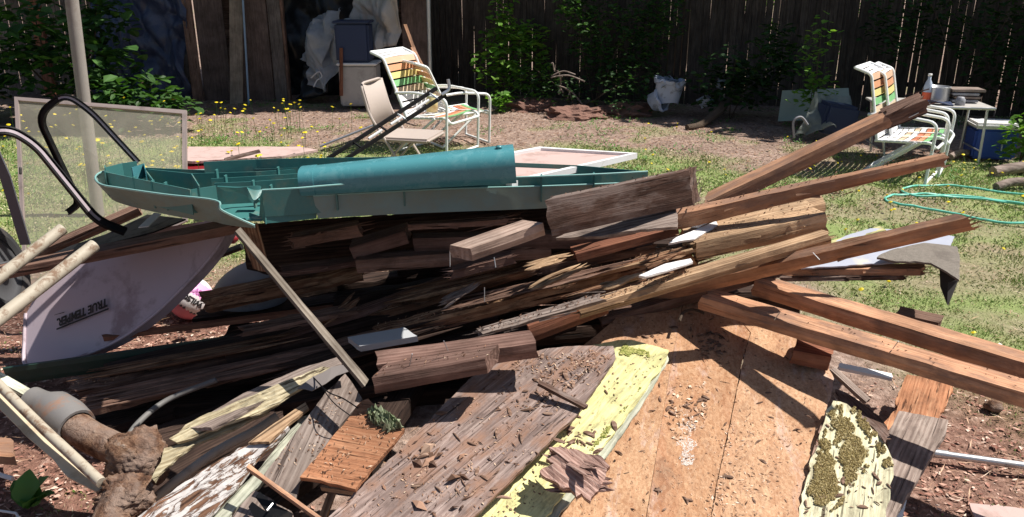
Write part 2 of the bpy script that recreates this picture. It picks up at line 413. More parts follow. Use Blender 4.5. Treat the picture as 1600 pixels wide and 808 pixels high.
M['yrot'] = wood('yellowed_rotten_siding', (.22, .16, .09), (.45, .38, .24), (.64, .57, .40), crack=.9, dirt=.5, bstr=1., gs=1.1)
M['flake'] = wood('flaking_painted_wood', (.12, .06, .04), (.24, .12, .07), (.42, .26, .17), crack=.8, dirt=.5, bstr=1., flake=(.66, .62, .60))
M['pale'] = wood('pale_paint_wood', (.35, .36, .28), (.52, .53, .42), (.68, .67, .56), crack=.7, dirt=.4, bstr=.8)
M['white'] = plain('white_paint', (.74, .73, .73), .5, .06, dirt=(.3, .24, .2), damt=.6, thr=.57)
M['black'] = plain('black_painted_steel', (.009, .009, .010), .5, .2, dirt=(.05, .04, .035), damt=.3, dsc=12, spec=.2)
def metalcol(): pass
M['steel'] = plain('galvanised_steel', (.55, .56, .58), .38, .1, dirt=(.3, .27, .24), damt=.5, metal=.8)
M['alu'] = plain('white_tube', (.78, .80, .80), .4, .05, dirt=(.4, .38, .35), damt=.3)
M['tub'] = plain('faded_lavender_plastic', (.56, .47, .525), .55, .1, 3, dirt=(.20, .13, .13), damt=.6, dsc=3, spec=.3)
M['cream'] = plain('stained_cream_metal', (.43, .38, .30), .55, .08, dirt=(.17, .09, .05), damt=.85, dsc=22, thr=.5)
def rustm():
    N = NT('rusty_earthy_iron'); v = N.n('ShaderNodeTexCoord').outputs['Object']; a = N.noise(v, 26, 7, .72, .4); b = N.noise(v, 9, 5, .6)
    col = N.ramp(a, [(.34, (.05, .03, .022)), (.46, (.15, .08, .052)), (.56, (.26, .155, .10)), (.68, (.34, .26, .21))])
    col = N.mix(N.ramp(b, [(.45, 0), (.6, .8)]), col, (.30, .22, .18)); vo = N.n('ShaderNodeTexVoronoi', feature='DISTANCE_TO_EDGE'); N.l(N.mapping(v, (24, 24, 24)), vo.inputs[0]); vo.inputs['Scale'].default_value = 1
    ck = N.ramp(vo.outputs[0], [(.0, 0), (.09, 1)]); col = N.mix(1, col, N.mix(ck, (.85, .82, .8), (1, 1, 1)), 'MULTIPLY')
    return N.bsdf(col, .95, N.math('ADD', a, N.math('MULTIPLY', ck, .03)), 1., .02, spec=.15)
M['rust'] = rustm()
M['teal'] = plain('teal_plastic', (.05, .175, .168), .38, .12, 5, dirt=(.19, .20, .15), damt=.45, dsc=7, thr=.5, spec=.45)
M['tealdirty'] = plain('dirty_teal_plastic', (.20, .285, .27), .45, .2, 6, dirt=(.24, .27, .22), damt=.6, dsc=9, thr=.45, spec=.3)
M['tealcap'] = plain('scuffed_teal_plastic', (.065, .235, .265), .25, .08, 5, dirt=(.15, .34, .37), damt=.35, dsc=16, thr=.52, spec=.5)
M['greytub'] = plain('grey_plastic', (.30, .30, .33), .5, .12, 6, dirt=(.14, .12, .11), damt=.5)
M['blue'] = plain('blue_plastic', (.03, .075, .36), .4, .08, dirt=(.12, .13, .2), damt=.3)
M['navy'] = plain('navy_plastic', (.02, .035, .09), .5, .1)
M['bluegrey'] = plain('pale_blue_grey_plastic', (.42, .48, .60), .6, .08, dirt=(.1, .08, .06), damt=.8, thr=.53)
M['rubber'] = plain('tyre_rubber', (.03, .03, .032), .8, .2, dirt=(.15, .12, .1), damt=.3)
M['grit'] = plain('asphalt_shingle', (.27, .235, .20), .95, .35, 60, dirt=(.1, .08, .07), damt=.4, bstr=1., bdist=.006)
M['bluewet'] = plain('bluish_coated_sheet', (.42, .44, .52), .35, .15, 4, dirt=(.6, .56, .38), damt=.6, thr=.56)
M['hose'] = plain('green_hose', (.17, .60, .47), .4, .1)
M['tan_plast'] = plain('beige_enamel', (.46, .39, .35), .45, .06)
M['pink'] = plain('faded_pink_board', (.50, .36, .33), .8, .1, dirt=(.25, .17, .14), damt=.5)
M['darkred'] = plain('dark_red_paint', (.22, .015, .02), .4, .1)
M['dgreen'] = plain('dark_green_trim', (.018, .045, .032), .45, .2, dirt=(.07, .06, .05), damt=.5)
M['leather'] = plain('brass', (.6, .4, .15), .4)
M['glass'] = None
M['moss'] = islandcol('moss', [(0, (.22, .16, .07)), (.5, (.38, .31, .14)), (1, (.55, .46, .26))])
M['mossgreen'] = islandcol('green_moss', [(0, (.14, .17, .03)), (.5, (.28, .29, .08)), (1, (.45, .42, .16))])
M['chip'] = islandcol('wood_chips', [(0, (.05, .028, .02)), (.35, (.17, .085, .05)), (.6, (.33, .18, .11)), (.85, (.5, .33, .22)), (1, (.62, .5, .38))])
M['chipdark'] = islandcol('dark_bark_bits', [(0, (.07, .04, .03)), (.5, (.16, .09, .06)), (.85, (.32, .18, .12)), (1, (.5, .36, .27))])
M['crumb'] = islandcol('tan_wood_crumbs', [(0, (.14, .08, .05)), (.25, (.36, .21, .13)), (.7, (.58, .38, .26)), (1, (.78, .63, .50))])
M['mulch'] = islandcol('dead_leaf_litter', [(0, (.12, .05, .035)), (.35, (.34, .16, .12)), (.7, (.52, .31, .24)), (1, (.72, .58, .48))])
M['grass'] = islandcol('grass_blades', [(0, (.14, .25, .05)), (.35, (.23, .34, .09)), (.6, (.36, .40, .15)), (.75, (.52, .47, .28)), (1, (.70, .62, .42))], .6)
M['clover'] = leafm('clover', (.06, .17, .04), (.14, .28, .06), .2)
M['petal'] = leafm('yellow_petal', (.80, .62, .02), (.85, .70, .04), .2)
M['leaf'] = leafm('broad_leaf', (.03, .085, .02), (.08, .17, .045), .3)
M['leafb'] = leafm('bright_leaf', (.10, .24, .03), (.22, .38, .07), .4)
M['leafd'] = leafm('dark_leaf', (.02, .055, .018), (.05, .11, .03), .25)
M['bark'] = plain('bark', (.12, .085, .06), .95, .4, 12, bstr=1., bdist=.03)
def pboard(name, tint, red):
    N = NT(name); v = N.n('ShaderNodeTexCoord').outputs['Object']
    a = N.noise(v, 110, 4, .7); b = N.noise(v, 4.5, 6, .68, .6); st = N.noise(N.mapping(v, (1.0, 9, 10)), 1.5, 5, .6)
    col = N.ramp(a, [(.3, (.33, .185, .11)), (.5, (.49, .31, .195)), (.7, (.63, .44, .30))])
    col = N.mix(1, col, tint, 'MULTIPLY')
    col = N.mix(1, col, N.ramp(b, [(.32, (.62, .52, .45)), (.47, (.92, .88, .84)), (.62, (1.1, 1.08, 1.05))]), 'MULTIPLY')
    col = N.mix(N.math('MULTIPLY', N.ramp(st, [(.47, 0), (.62, 1)]), red), col, (.33, .135, .065))
    col = N.mix(N.math('MULTIPLY', N.ramp(N.noise(N.mapping(v, (1.8, 5, 5), (4, 2, 2)), 2, 7, .75, .5), [(.55, 0), (.66, 1)]), .7), col, (.58, .46, .42))
    col = N.mix(N.math('MULTIPLY', N.ramp(N.noise(N.mapping(v, (3, 4, 4), (1, 7, 2)), 2.6, 7, .75, .8), [(.53, 0), (.66, 1)]), .7), col, (.17, .09, .055))
    fl = N.n('ShaderNodeTexVoronoi'); N.l(N.mapping(v, (70, 150, 90)), fl.inputs[0]); fl.inputs['Scale'].default_value = 1
    col = N.mix(.3, col, N.ramp(fl.outputs['Color'], [(.1, (.32, .15, .08)), (.9, (.68, .46, .3))]))
    col = N.mix(N.math('MULTIPLY', N.ramp(N.noise(v, 48, 3, .6), [(.63, 0), (.67, 1)]), .7), col, (.1, .06, .04))
    return N.bsdf(col, .85, N.math('ADD', N.math('MULTIPLY', a, .5), b), .7, .008, spec=.25)
M['pboard'] = pboard('particle_board', (.95, .90, .82), .45); M['pboard2'] = pboard('stained_particle_board', (.86, .76, .66), .7); M['pboard3'] = pboard('pale_particle_board', (1.03, 1.0, .95), .4)
M['inside'] = wood('old_wood_darkened_for_shade', (.02, .012, .01), (.045, .027, .021), (.085, .055, .042), crack=.9, dirt=.4, bstr=1.)  # wood colour lowered to near black to paint in the heap's deep shade
M['ystripe'] = wood('pale_yellow_grooved_siding', (.34, .30, .20), (.58, .545, .37), (.70, .67, .48), crack=1., dirt=.45, bstr=1., gs=1.1, rings=.1)
M['shed'] = wood('rough_shed_board', (.09, .06, .05), (.15, .105, .09), (.22, .16, .14), crack=.4, dirt=.3)
M['shedg'] = wood('grey_shed_board', (.10, .08, .07), (.17, .14, .125), (.26, .22, .20), crack=.4, dirt=.3)
M['shedt'] = wood('pale_shed_board', (.22, .165, .12), (.32, .25, .19), (.42, .34, .27), crack=.3, dirt=.2)
M['strip'] = wood('grey_strip', (.10, .08, .06), (.18, .15, .12), (.28, .245, .205), crack=.5, dirt=.4)
def ground_mat():
    N = NT('soil_and_thin_turf'); g = N.n('ShaderNodeTexCoord').outputs['Object']; at = N.n('ShaderNodeAttribute', attribute_name='turf').outputs['Fac']; mu = N.n('ShaderNodeAttribute', attribute_name='mulch').outputs['Fac']
    n1 = N.noise(g, 2.5, 6, .65); n2 = N.noise(g, 22, 5, .7); n3 = N.noise(g, 90, 3, .7)
    soil = N.ramp(n2, [(.3, (.16, .11, .09)), (.5, (.32, .235, .195)), (.72, (.50, .40, .345))])
    soil = N.mix(1, soil, N.ramp(n1, [(.35, (.75, .72, .7)), (.65, (1.12, 1.08, 1.06))]), 'MULTIPLY')
    soil = N.mix(N.ramp(n3, [(.66, 0), (.7, .7)]), soil, (.5, .42, .36))
    dry = N.ramp(N.noise(N.mapping(g, (1, 1, 1)), 60, 4, .7), [(.3, (.17, .17, .08)), (.5, (.34, .31, .17)), (.72, (.56, .49, .32))])
    gm = N.mix(N.ramp(n1, [(.36, 0), (.52, 1)]), dry, (.24, .30, .11))
    col = N.mix(at, soil, gm)
    red = N.ramp(n2, [(.3, (.09, .045, .035)), (.55, (.26, .14, .105)), (.72, (.46, .31, .25))]); col = N.mix(mu, col, red)
    return N.bsdf(col, .95, N.math('ADD', n2, N.math('MULTIPLY', n3, .4)), .8, .03, spec=.1)
M['ground'] = ground_mat()
def film(name, c, alpha, rough=.35, tl=.5):
    N = NT(name); tr = N.n('ShaderNodeBsdfTransparent'); p = N.n('ShaderNodeBsdfPrincipled'); v = N.n('ShaderNodeTexCoord').outputs['Object']
    p.inputs['Base Color'].default_value = (*c, 1); p.inputs['Roughness'].default_value = rough
    t = N.n('ShaderNodeBsdfTranslucent'); t.inputs[0].default_value = (*c, 1); m0 = N.n('ShaderNodeMixShader'); m0.inputs[0].default_value = tl; N.l(p.outputs[0], m0.inputs[1]); N.l(t.outputs[0], m0.inputs[2])
    f = N.math('MULTIPLY_ADD', N.noise(v, 9, 5, .6), alpha * .8, alpha * .6)
    m = N.n('ShaderNodeMixShader'); N.l(f, m.inputs[0]); N.l(tr.outputs[0], m.inputs[1]); N.l(m0.outputs[0], m.inputs[2]); N.l(m.outputs[0], N.out.inputs[0]); return N.m
M['mesh'] = film('dusty_window_mesh', (.60, .57, .48), .5, .8)
M['poly'] = film('cloudy_plastic_film', (.62, .64, .68), .78, .35)
M['polyshade'] = film('greenish_plastic_film', (.45, .5, .46), .6, .35)
M['tarp'] = plain('blue_black_tarp', (.05, .06, .11), .35, .5, 2, dirt=(.16, .18, .26), damt=.5, dsc=2.5)
M['greytarp'] = plain('grey_tarp', (.42, .40, .38), .55, .25, 3, dirt=(.2, .18, .17), damt=.4)
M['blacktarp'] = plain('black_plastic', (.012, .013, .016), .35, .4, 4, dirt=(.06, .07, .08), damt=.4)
def solid(n, c, r=.5): return plain(n, c, r, .07, 10, dirt=[x * .6 for x in c], damt=.25)
M['s_orange'] = solid('orange_strap', (.64, .31, .17)); M['s_peach'] = solid('peach_strap', (.70, .44, .30)); M['s_yellow'] = solid('yellow_strap', (.68, .57, .22)); M['s_green'] = solid('green_strap', (.20, .46, .20))
M['s_tan'] = solid('tan_strap', (.62, .48, .34)); M['s_white'] = solid('white_strap', (.80, .79, .80)); M['s_red'] = solid('terracotta_strap', (.50, .17, .09))
M['ballwhite'] = solid('ball_white', (.74, .70, .70)); M['ballpink'] = solid('ball_pink', (.80, .34, .62)); M['ballrose'] = solid('ball_rose', (.55, .16, .22)); M['ink'] = solid('black_ink', (.02, .018, .02)); M['ballgrey'] = solid('ball_grey', (.10, .09, .10)); M['inkpurple'] = solid('purple_ink', (.35, .08, .28))
M['pinkstraw'] = solid('hot_pink', (.8, .2, .5)); M['amber'] = solid('amber_jar', (.66, .55, .28), .3)
# ------------------------------------------------------------ ground
def sm(a, b, x): 
    t = np.clip((x - a) / (b - a), 0, 1); return t * t * (3 - 2 * t)
rs = np.random.RandomState(3)
_gr = [rs.rand(64, 64) for _ in range(3)]
def vnoise(x, y, f, k=0):
    g = _gr[k]; X = x * f + 1000; Yy = y * f + 1000; xi = np.floor(X).astype(int); yi = np.floor(Yy).astype(int); fx = X - xi; fy = Yy - yi; fx = fx * fx * (3 - 2 * fx); fy = fy * fy * (3 - 2 * fy)
    a = g[xi % 64, yi % 64]; b = g[(xi + 1) % 64, yi % 64]; c = g[xi % 64, (yi + 1) % 64]; d = g[(xi + 1) % 64, (yi + 1) % 64]
    return (a * (1 - fx) + b * fx) * (1 - fy) + (c * (1 - fx) + d * fx) * fy
def fb(x, y, f, k=0): return (vnoise(x, y, f, k) + .5 * vnoise(x, y, f * 2.1, (k + 1) % 3) + .25 * vnoise(x, y, f * 4.3, (k + 2) % 3)) / 1.75
def turf(x, y):
    n = fb(x, y, .9); edge = 7.7 - .33 * np.maximum(x - .5, 0) * 1.15 + np.where(x < -2.2, .55, 0)
    edge = np.where(x > 2.6, 7.2, edge)
    t = 1 - sm(edge - .35, edge + .35, y + (n - .5) * 1.6)
    pile = sm(1.5, 2.0, x) + sm(4.0, 4.5, y)                                    # the worn ground round the pile
    t *= np.clip(pile, 0, 1)
    near = (1 - sm(2.3, 3.2, y)) * (x > .8); t = t * (1 - near * sm(.38, .62, n + .05))
    patch = sm(.56, .72, fb(x + 7, y, 1.4, 1)); t *= 1 - .55 * patch
    t = np.maximum(t, .35 * sm(.62, .72, fb(x, y + 9, 1.8, 2)))
    return np.clip(t, 0, 1)
def mulch(x, y):
    a = (1 - sm(-.9, -.5, x)) * (1 - sm(3.7, 4.5, y + (fb(x, y, 2) - .5)))
    b = sm(.9, 1.4, x) * (1 - sm(2.5, 3.1, y + (fb(x, y, 1.5) - .5) * 1.4))
    c = (1 - sm(.0, .5, x)) * sm(3.3, 3.6, y) * (1 - sm(5., 5.4, y)) * sm(-1.8, -1.2, x) * .6
    return np.clip(a + b * .8 + c, 0, 1)
def gz(x, y): return .05 * (fb(x, y, .6) - .5) + .03 * (fb(x, y, 3, 1) - .5)
def axis(lo, hi, st, far):
    a = list(np.arange(lo, hi, st)); q = hi; d = st
    while q < far: a.append(q); d *= 1.25; q += d
    a.append(far); q = lo; d = st
    while q > -far: d *= 1.25; q -= d; a.insert(0, max(q, -far))
    return np.array(a)
gx = axis(-7, 8, .07, 90); gy = axis(1., 12, .07, 90)
XX, YY = np.meshgrid(gx, gy); ZZ = gz(XX, YY) + .012 * (fb(XX, YY, 9, 2) - .5) * 2
nx_, ny_ = len(gx), len(gy)
vs = np.stack([XX.ravel(), YY.ravel(), ZZ.ravel()], 1)
ii = (np.arange(ny_ - 1)[:, None] * nx_ + np.arange(nx_ - 1)[None, :]).ravel()
fs = np.stack([ii, ii + 1, ii + nx_ + 1, ii + nx_], 1)
def fastmesh(name, vs, fs, mat, smooth=False):
    me = bpy.data.meshes.new(name); k = fs.shape[1]
    me.vertices.add(len(vs)); me.vertices.foreach_set('co', np.asarray(vs, dtype=np.float32).ravel())
    me.loops.add(len(fs) * k); me.loops.foreach_set('vertex_index', np.asarray(fs, dtype=np.int32).ravel())
    me.polygons.add(len(fs)); me.polygons.foreach_set('loop_start', np.arange(len(fs), dtype=np.int32) * k)
    me.polygons.foreach_set('use_smooth', np.full(len(fs), smooth)); me.update(calc_edges=True); me.materials.append(mat); return me
me = fastmesh('ground', vs, fs, M['ground'], True)
for nm, fn in (('turf', turf), ('mulch', mulch)):
    at = me.attributes.new(nm, 'FLOAT', 'POINT'); at.data.foreach_set('value', fn(XX.ravel(), YY.ravel()).astype(np.float32))
o = bpy.data.objects.new('ground', me); COL.objects.link(o); tag(o, 'bare brown soil and thin dry lawn of the back yard', None, kind='structure')
# ------------------------------------------------------------ blades, litter, chips
def scatter(n, x0, x1, y0, y1, fn, seed):
    r = np.random.RandomState(seed); x = r.uniform(x0, x1, n); y = r.uniform(y0, y1, n); k = r.rand(n) < fn(x, y); return x[k], y[k], r
def wedge(x, y): return np.abs(x) < (.68 * y + .45)
def blades(name, n, x0, x1, y0, y1, fn, hgt, mat, seed, label, wd=.004):
    x, y, r = scatter(n, x0, x1, y0, y1, lambda a, b: fn(a, b) * wedge(a, b), seed); m = len(x); z = gz(x, y) - .004
    a = r.uniform(0, 6.283, m); h = hgt * r.uniform(.4, 1.3, m) * (.5 + fb(x, y, 2.2)); w = wd * r.uniform(.7, 1.5, m); ln = r.uniform(.2, 1.1, m) * h; b = r.uniform(0, 6.283, m)
    dx, dy = np.cos(a) * w, np.sin(a) * w; ex, ey = np.cos(b) * ln, np.sin(b) * ln
    P = np.stack([np.stack([x - dx, y - dy, z], 1), np.stack([x + dx, y + dy, z], 1), np.stack([x + ex * .4 + dx * .7, y + ey * .4 + dy * .7, z + h * .6], 1), np.stack([x + ex, y + ey, z + h * (1 - .35 * ln / h)], 1)], 1).reshape(-1, 3)
    f = np.arange(m * 4).reshape(-1, 4); o = bpy.data.objects.new(name, fastmesh(name, P, f, mat)); COL.objects.link(o); return tag(o, label, None, kind='stuff')
gf = lambda x, y: turf(x, y) ** 1.2 * (.35 + .65 * sm(.3, .6, fb(x, y, 3)))
blades('grass', 330000, -3, 4.5, 1.9, 4.6, gf, .017, M['grass'], 1, 'short dry grass close to the heap', .0014)
blades('grass', 430000, -5.5, 7.5, 4.5, 9.6, gf, .026, M['grass'], 21, 'short patchy dry grass across the far lawn', .003)
def flakes(name, n, x0, x1, y0, y1, fn, size, mat, seed, label, lift=.006, wr=1):
    x, y, r = scatter(n, x0, x1, y0, y1, lambda a, b: fn(a, b) * wedge(a, b), seed); m = len(x); z = gz(x, y) + lift * r.rand(m)
    a = r.uniform(0, 6.283, m); L = size * r.uniform(.4, 1.5, m); w = L * r.uniform(.2, .7, m) * wr; t = r.uniform(-.5, .5, (m, 2)); q = L * r.uniform(.0, .35, m)
    c, s = np.cos(a), np.sin(a); P = []
    for (u, v, k) in ((-1, 0, 0), (0, -1, 1), (1, 0, 0), (0, 1, 1)):
        px = u * L * c - v * w * s; py = u * L * s + v * w * c; pz = z + np.abs(u * L * t[:, 0] + v * w * t[:, 1]) + (q if k else 0); P.append(np.stack([x + px, y + py, pz], 1))
    P = np.stack(P, 1).reshape(-1, 3); o = bpy.data.objects.new(name, fastmesh(name, P, np.arange(m * 4).reshape(-1, 4), mat)); COL.objects.link(o); return tag(o, label, None, kind='stuff')
flakes('leaf_litter', 90000, -3.5, 5, 1.9, 5.4, lambda x, y: mulch(x, y) * (.4 + .6 * sm(.4, .6, fb(x, y, 4))), .0095, M['mulch'], 2, 'red brown dead leaves and bark mulch')
flakes('twig_litter', 26000, -3.5, 5, 1.9, 5.4, lambda x, y: np.clip(mulch(x, y) + .15, 0, 1) * (.3 + .7 * sm(.4, .6, fb(x + 5, y, 3))), .03, M['crumb'], 52, 'thin dry twigs and stalks in the mulch', .012, .09)
flakes('earth_crumbs', 60000, -3.5, 5, 1.9, 5.4, lambda x, y: mulch(x, y) * .9, .005, M['chipdark'], 53, 'dark earth crumbs between the mulch', .004)
flakes('soil_crumbs', 60000, -5, 7, 5.5, 11, lambda x, y: (1 - turf(x, y)) * .8, .012, M['chip'], 4, 'clods and twigs on the bare soil', .01)
flakes('lawn_litter', 40000, -4, 7, 2, 9, lambda x, y: turf(x, y) * .7, .005, M['mulch'], 5, 'dead leaf bits lying in the lawn', .02)
def tufts(name, n, x0, x1, y0, y1, fn, size, mat, seed, label):
    x, y, r = scatter(n, x0, x1, y0, y1, lambda a, b: fn(a, b) * wedge(a, b), seed); m = len(x); P = []
    for j in range(3):
        a = r.uniform(0, 6.283, m); L = size * r.uniform(.5, 1.3, m); w = L * .42; up = r.uniform(.15, .9, m) * L; z = gz(x, y) + .01 + r.rand(m) * .02; c, s = np.cos(a), np.sin(a)
        for (u, v, h) in ((0, 0, 0), (.5, -1, .6), (1, 0, 1), (.5, 1, .6)): P.append(np.stack([x + u * L * c - v * w * s * .5, y + u * L * s + v * w * c * .5, z + up * h], 1))
    P = np.stack(P, 1).reshape(-1, 3); o = bpy.data.objects.new(name, fastmesh(name, P, np.arange(len(P)).reshape(-1, 4), mat)); COL.objects.link(o); return tag(o, label, None, kind='stuff')
tufts('clover', 90000, -5.5, 7, 1.9, 9.5, lambda x, y: sm(.5, .68, fb(x + 3, y + 5, 1.6, 1)) * np.clip(turf(x, y) + .18, 0, 1), .009, M['clover'], 6, 'low clover and weeds among the grass')
tufts('weeds', 16000, -5.5, 6, 6.0, 11, lambda x, y: sm(.6, .7, fb(x + 1, y + 2, 2.6, 2)), .028, M['clover'], 16, 'low weeds on the bare soil')
def dense_flowers(x, y): return np.clip(.4 * turf(x, y) * (x > 1.2) + 1.0 * ((x < -1.3) & (y > 4.6) & (y < 8.8)) * sm(.35, .6, fb(x, y, 1.4)) , 0, 1)
x, y, r = scatter(1700, -5, 6, 3, 9, lambda a, b: dense_flowers(a, b) * wedge(a, b), 9); m = len(x)
P, Fq, P2 = [], [], []
for i in range(m):
    h = gz(x[i], y[i]) + (r.uniform(.12, .42) if x[i] < 0 else r.uniform(.03, .1)); R = r.uniform(.012, .019) * (1 if x[i] < 0 else .8); tx, ty = r.uniform(-.4, .4, 2); lx, ly = r.uniform(-.03, .03, 2)
    c = len(P)
    for j in range(8): a = j * math.pi / 4; dx, dy = R * math.cos(a), R * math.sin(a); P.append((x[i] + lx + dx, y[i] + ly + dy, h + dx * tx + dy * ty))
    P.append((x[i] + lx, y[i] + ly, h + .007)); P.append((x[i] + lx, y[i] + ly, h - .008))
    for j in range(8): Fq.append((c + j, c + (j + 1) % 8, c + 8)); Fq.append((c + (j + 1) % 8, c + j, c + 9))
    w = .0016; b = (x[i], y[i], gz(x[i], y[i])); P2 += [(b[0] - w, b[1], b[2]), (b[0] + w, b[1], b[2]), (b[0] + lx + w, b[1] + ly, h), (b[0] + lx - w, b[1] + ly, h)]
o = link('yellow_flowers', fastmesh('yellow_flowers', np.array(P), np.array(Fq), M['petal'])); tag(o, 'small yellow dandelion-like flowers across the lawn', None, kind='stuff')
o = link('flower_stems', fastmesh('flower_stems', np.array(P2), np.arange(len(P2)).reshape(-1, 4), M['clover'])); tag(o, 'thin green stems of the yellow flowers', None, kind='stuff')

# ------------------------------------------------------------ leaf crowns
def leaves(n, fnpos, size, seed, fold=.25, droop=.4):
    r = np.random.RandomState(seed); c = fnpos(r, n); m = len(c); a = r.uniform(0, 6.283, m); L = size * r.uniform(.6, 1.35, m); w = L * r.uniform(.5, .75, m) * .5
    d = np.stack([np.cos(a), np.sin(a), r.uniform(-droop - .3, droop, m)], 1); d /= np.linalg.norm(d, axis=1)[:, None]
    s = np.cross(d, np.array([0, 0, 1.])); s /= np.linalg.norm(s, axis=1)[:, None]; s += r.uniform(-.5, .5, (m, 3)); u = np.cross(s, d)
    L = L[:, None]; w = w[:, None]
    P = np.stack([c, c + d * L * .35 - s * w + u * w * fold, c + d * L * .75 - s * w * .7 + u * w * fold, c + d * L, c + d * L * .75 + s * w * .7 + u * w * fold, c + d * L * .35 + s * w + u * w * fold], 1).reshape(-1, 3)
    i = np.arange(m)[:, None] * 6; F_ = np.concatenate([i + np.array([[0, 1, 2, 3]]), i + np.array([[0, 3, 4, 5]])], 0); return P, F_
def blobs(centers, edge=.35, hollow=.0):
    C = np.array([c[:3] for c in centers]); R = np.array([c[3:] for c in centers]); wgt = R[:, 0] * R[:, 1] * R[:, 2]; wgt = wgt ** (2 / 3); wgt /= wgt.sum()
    def f(r, n):
        k = r.choice(len(C), n, p=wgt); d = r.normal(size=(n, 3)); d /= np.linalg.norm(d, axis=1)[:, None]; rad = r.uniform(0, 1, n) ** edge
        p = C[k] + d * R[k] * rad[:, None]; q = (np.sin(p[:, 0] * 9 + p[:, 2] * 7) + np.sin(p[:, 1] * 8 - p[:, 2] * 11) + np.sin(p[:, 0] * 5 - p[:, 1] * 13)) > -1.1 + hollow
        return p[q]
    return f
def crown(name, n, fn, size, mat, seed, parent, droop=.4):
    P, Fq = leaves(n, fn, size, seed, droop=droop); O = parent.location; P = P - np.array(O)
    return link(name, fastmesh(name, P, Fq, mat), parent)
def stems(name, base, tips, r, mat, parent, seed=1):
    rr = random.Random(seed); parts = []
    for t in tips:
        t = Vector(t); b = Vector(base) + Vector((rr.uniform(-1, 1), rr.uniform(-1, 1), 0)) * r * 2; m = (b + t) / 2 + Vector((rr.uniform(-.1, .1), rr.uniform(-.1, .1), .05)) * (t - b).length
        pa = smoothpath([b, m, t], 5); n = len(pa); parts.append(sweep(pa, circ(r, 6), scale=[1 - .75 * i / n for i in range(n)]))
    vs, fs = join(parts, name); return place(name, mesh(name, vs, fs, mat, True), Matrix.Identity(4), parent)
# ------------------------------------------------------------ fences and shed
FA = V(-1.15, 11.6, 0); FB = V(8.2, 8.9, 0)
g = empty('bamboo_fence', FA, 'tall dark fence of narrow upright slats along the back of the yard', 'fence')
d = (FB - FA); L = d.length; d.normalize(); nrm = V(d.y, -d.x, 0); n = 118; rr = random.Random(5)
M['fence'] = wood('fence_slat', (.03, .024, .02), (.065, .052, .043), (.13, .108, .09), crack=.6, dirt=.3, rings=.3)
for i in range(n):
    w = L / n * rr.uniform(.99, 1.08) * (.86 if rr.random() < .1 else 1); h = rr.uniform(1.85, 2.1)
    me = boxm('slat', (0, 0, 0), (h, w, .012), M['fence'], .003)
    mt = Matrix.Translation(FA + d * (i + .5) * L / n + nrm * ((i % 2) * .014 + rr.uniform(-.005, .005)) + V(0, 0, h / 2 - .03)) @ Matrix.Rotation(math.atan2(d.y, d.x), 4, 'Z') @ Matrix.Rotation(rr.uniform(-.014, .014), 4, 'Y') @ Matrix.Rotation(-math.pi / 2, 4, 'Y') @ Matrix.Rotation(math.pi / 2, 4, 'X')
    o = bpy.data.objects.new('slat', me); COL.objects.link(o); o.parent = g; o.matrix_parent_inverse = Matrix.Translation(-FA); o.matrix_basis = mt
for hz in (.35, 1.5):
    o = beam('rail', None, None, FA + V(0, .07, hz) - nrm * .0, FB + V(0, .07, hz), FA + V(0.02, .14, hz), .05, M['brown'], parent=g)
# left fence of wide grey boards
FA2 = V(-9.2, 10.2, 0); FB2 = V(-4.9, 12.6, 0)
g = empty('board_fence', FA2, 'shaded grey fence of wide boards behind the shrub at the left', 'fence')
d = (FB2 - FA2); L = d.length; d.normalize()
for i in range(30):
    w = L / 30 * .97; h = rr.uniform(1.9, 1.95); me = boxm('board', (0, 0, 0), (h, w, .02), M['grey'], .003)
    mt = Matrix.Translation(FA2 + d * (i + .5) * L / 30 + V(0, 0, h / 2 - .02)) @ Matrix.Rotation(math.atan2(d.y, d.x), 4, 'Z') @ Matrix.Rotation(-math.pi / 2, 4, 'Y') @ Matrix.Rotation(math.pi / 2, 4, 'X')
    o = bpy.data.objects.new('board', me); COL.objects.link(o); o.parent = g; o.matrix_parent_inverse = Matrix.Translation(-FA2); o.matrix_basis = mt
a = Y(66, 60, 11.3); a.z = 0
o = beam('fence_post', 'reddish wooden post standing between the grey fence boards at far left', 'post', a + V(-.06, 0, 0), a + V(-.06, 0, 2.1), a + V(.08, 0, 0), .09, M['red'])
# shed (lean-to) frame with leaning boards and tarps
def upright(name, label, u0, u1, yb, z0, z1, t, mat, lean=0, cat=None, parent=None, du=0, rot=.001):
    """vertical board whose left and right edges are seen at u0,u1"""
    a = Y(u0, 130, yb); b = Y(u1, 130, yb)
    A = V(a.x, yb, z0); C = V(b.x, yb, z0); B = V(a.x + du, yb + lean, z1)
    return beam(name, label, cat, A, B, C, t, mat, parent=parent, rot=rot, rag=.003)
sh = empty('shed', V(-2.9, 11.2, 0), 'open fronted lean-to shed of rough brown boards draped in dark tarps', 'shed')
for i, (u0, u1, m) in enumerate(((299, 316, 'brown'), (318, 362, 'shed'), (377, 428, 'shed'), (429, 449, 'shedg'))):
    upright('board', None, u0, u1, 10.75 + (i % 2) * .03, -.02, 2.2, .025, M[m], parent=sh)
upright('corner_post', None, 441, 455, 10.86, -.02, 2.2, .09, M['brown'], parent=sh)
upright('plywood_panel', None, 632, 674, 10.7, -.02, 2.2, .03, M['shed'], parent=sh)
o = upright('roof_rafter', None, 299, 306, 11, 2.0, 2.3, .05, M['brown'], parent=sh)
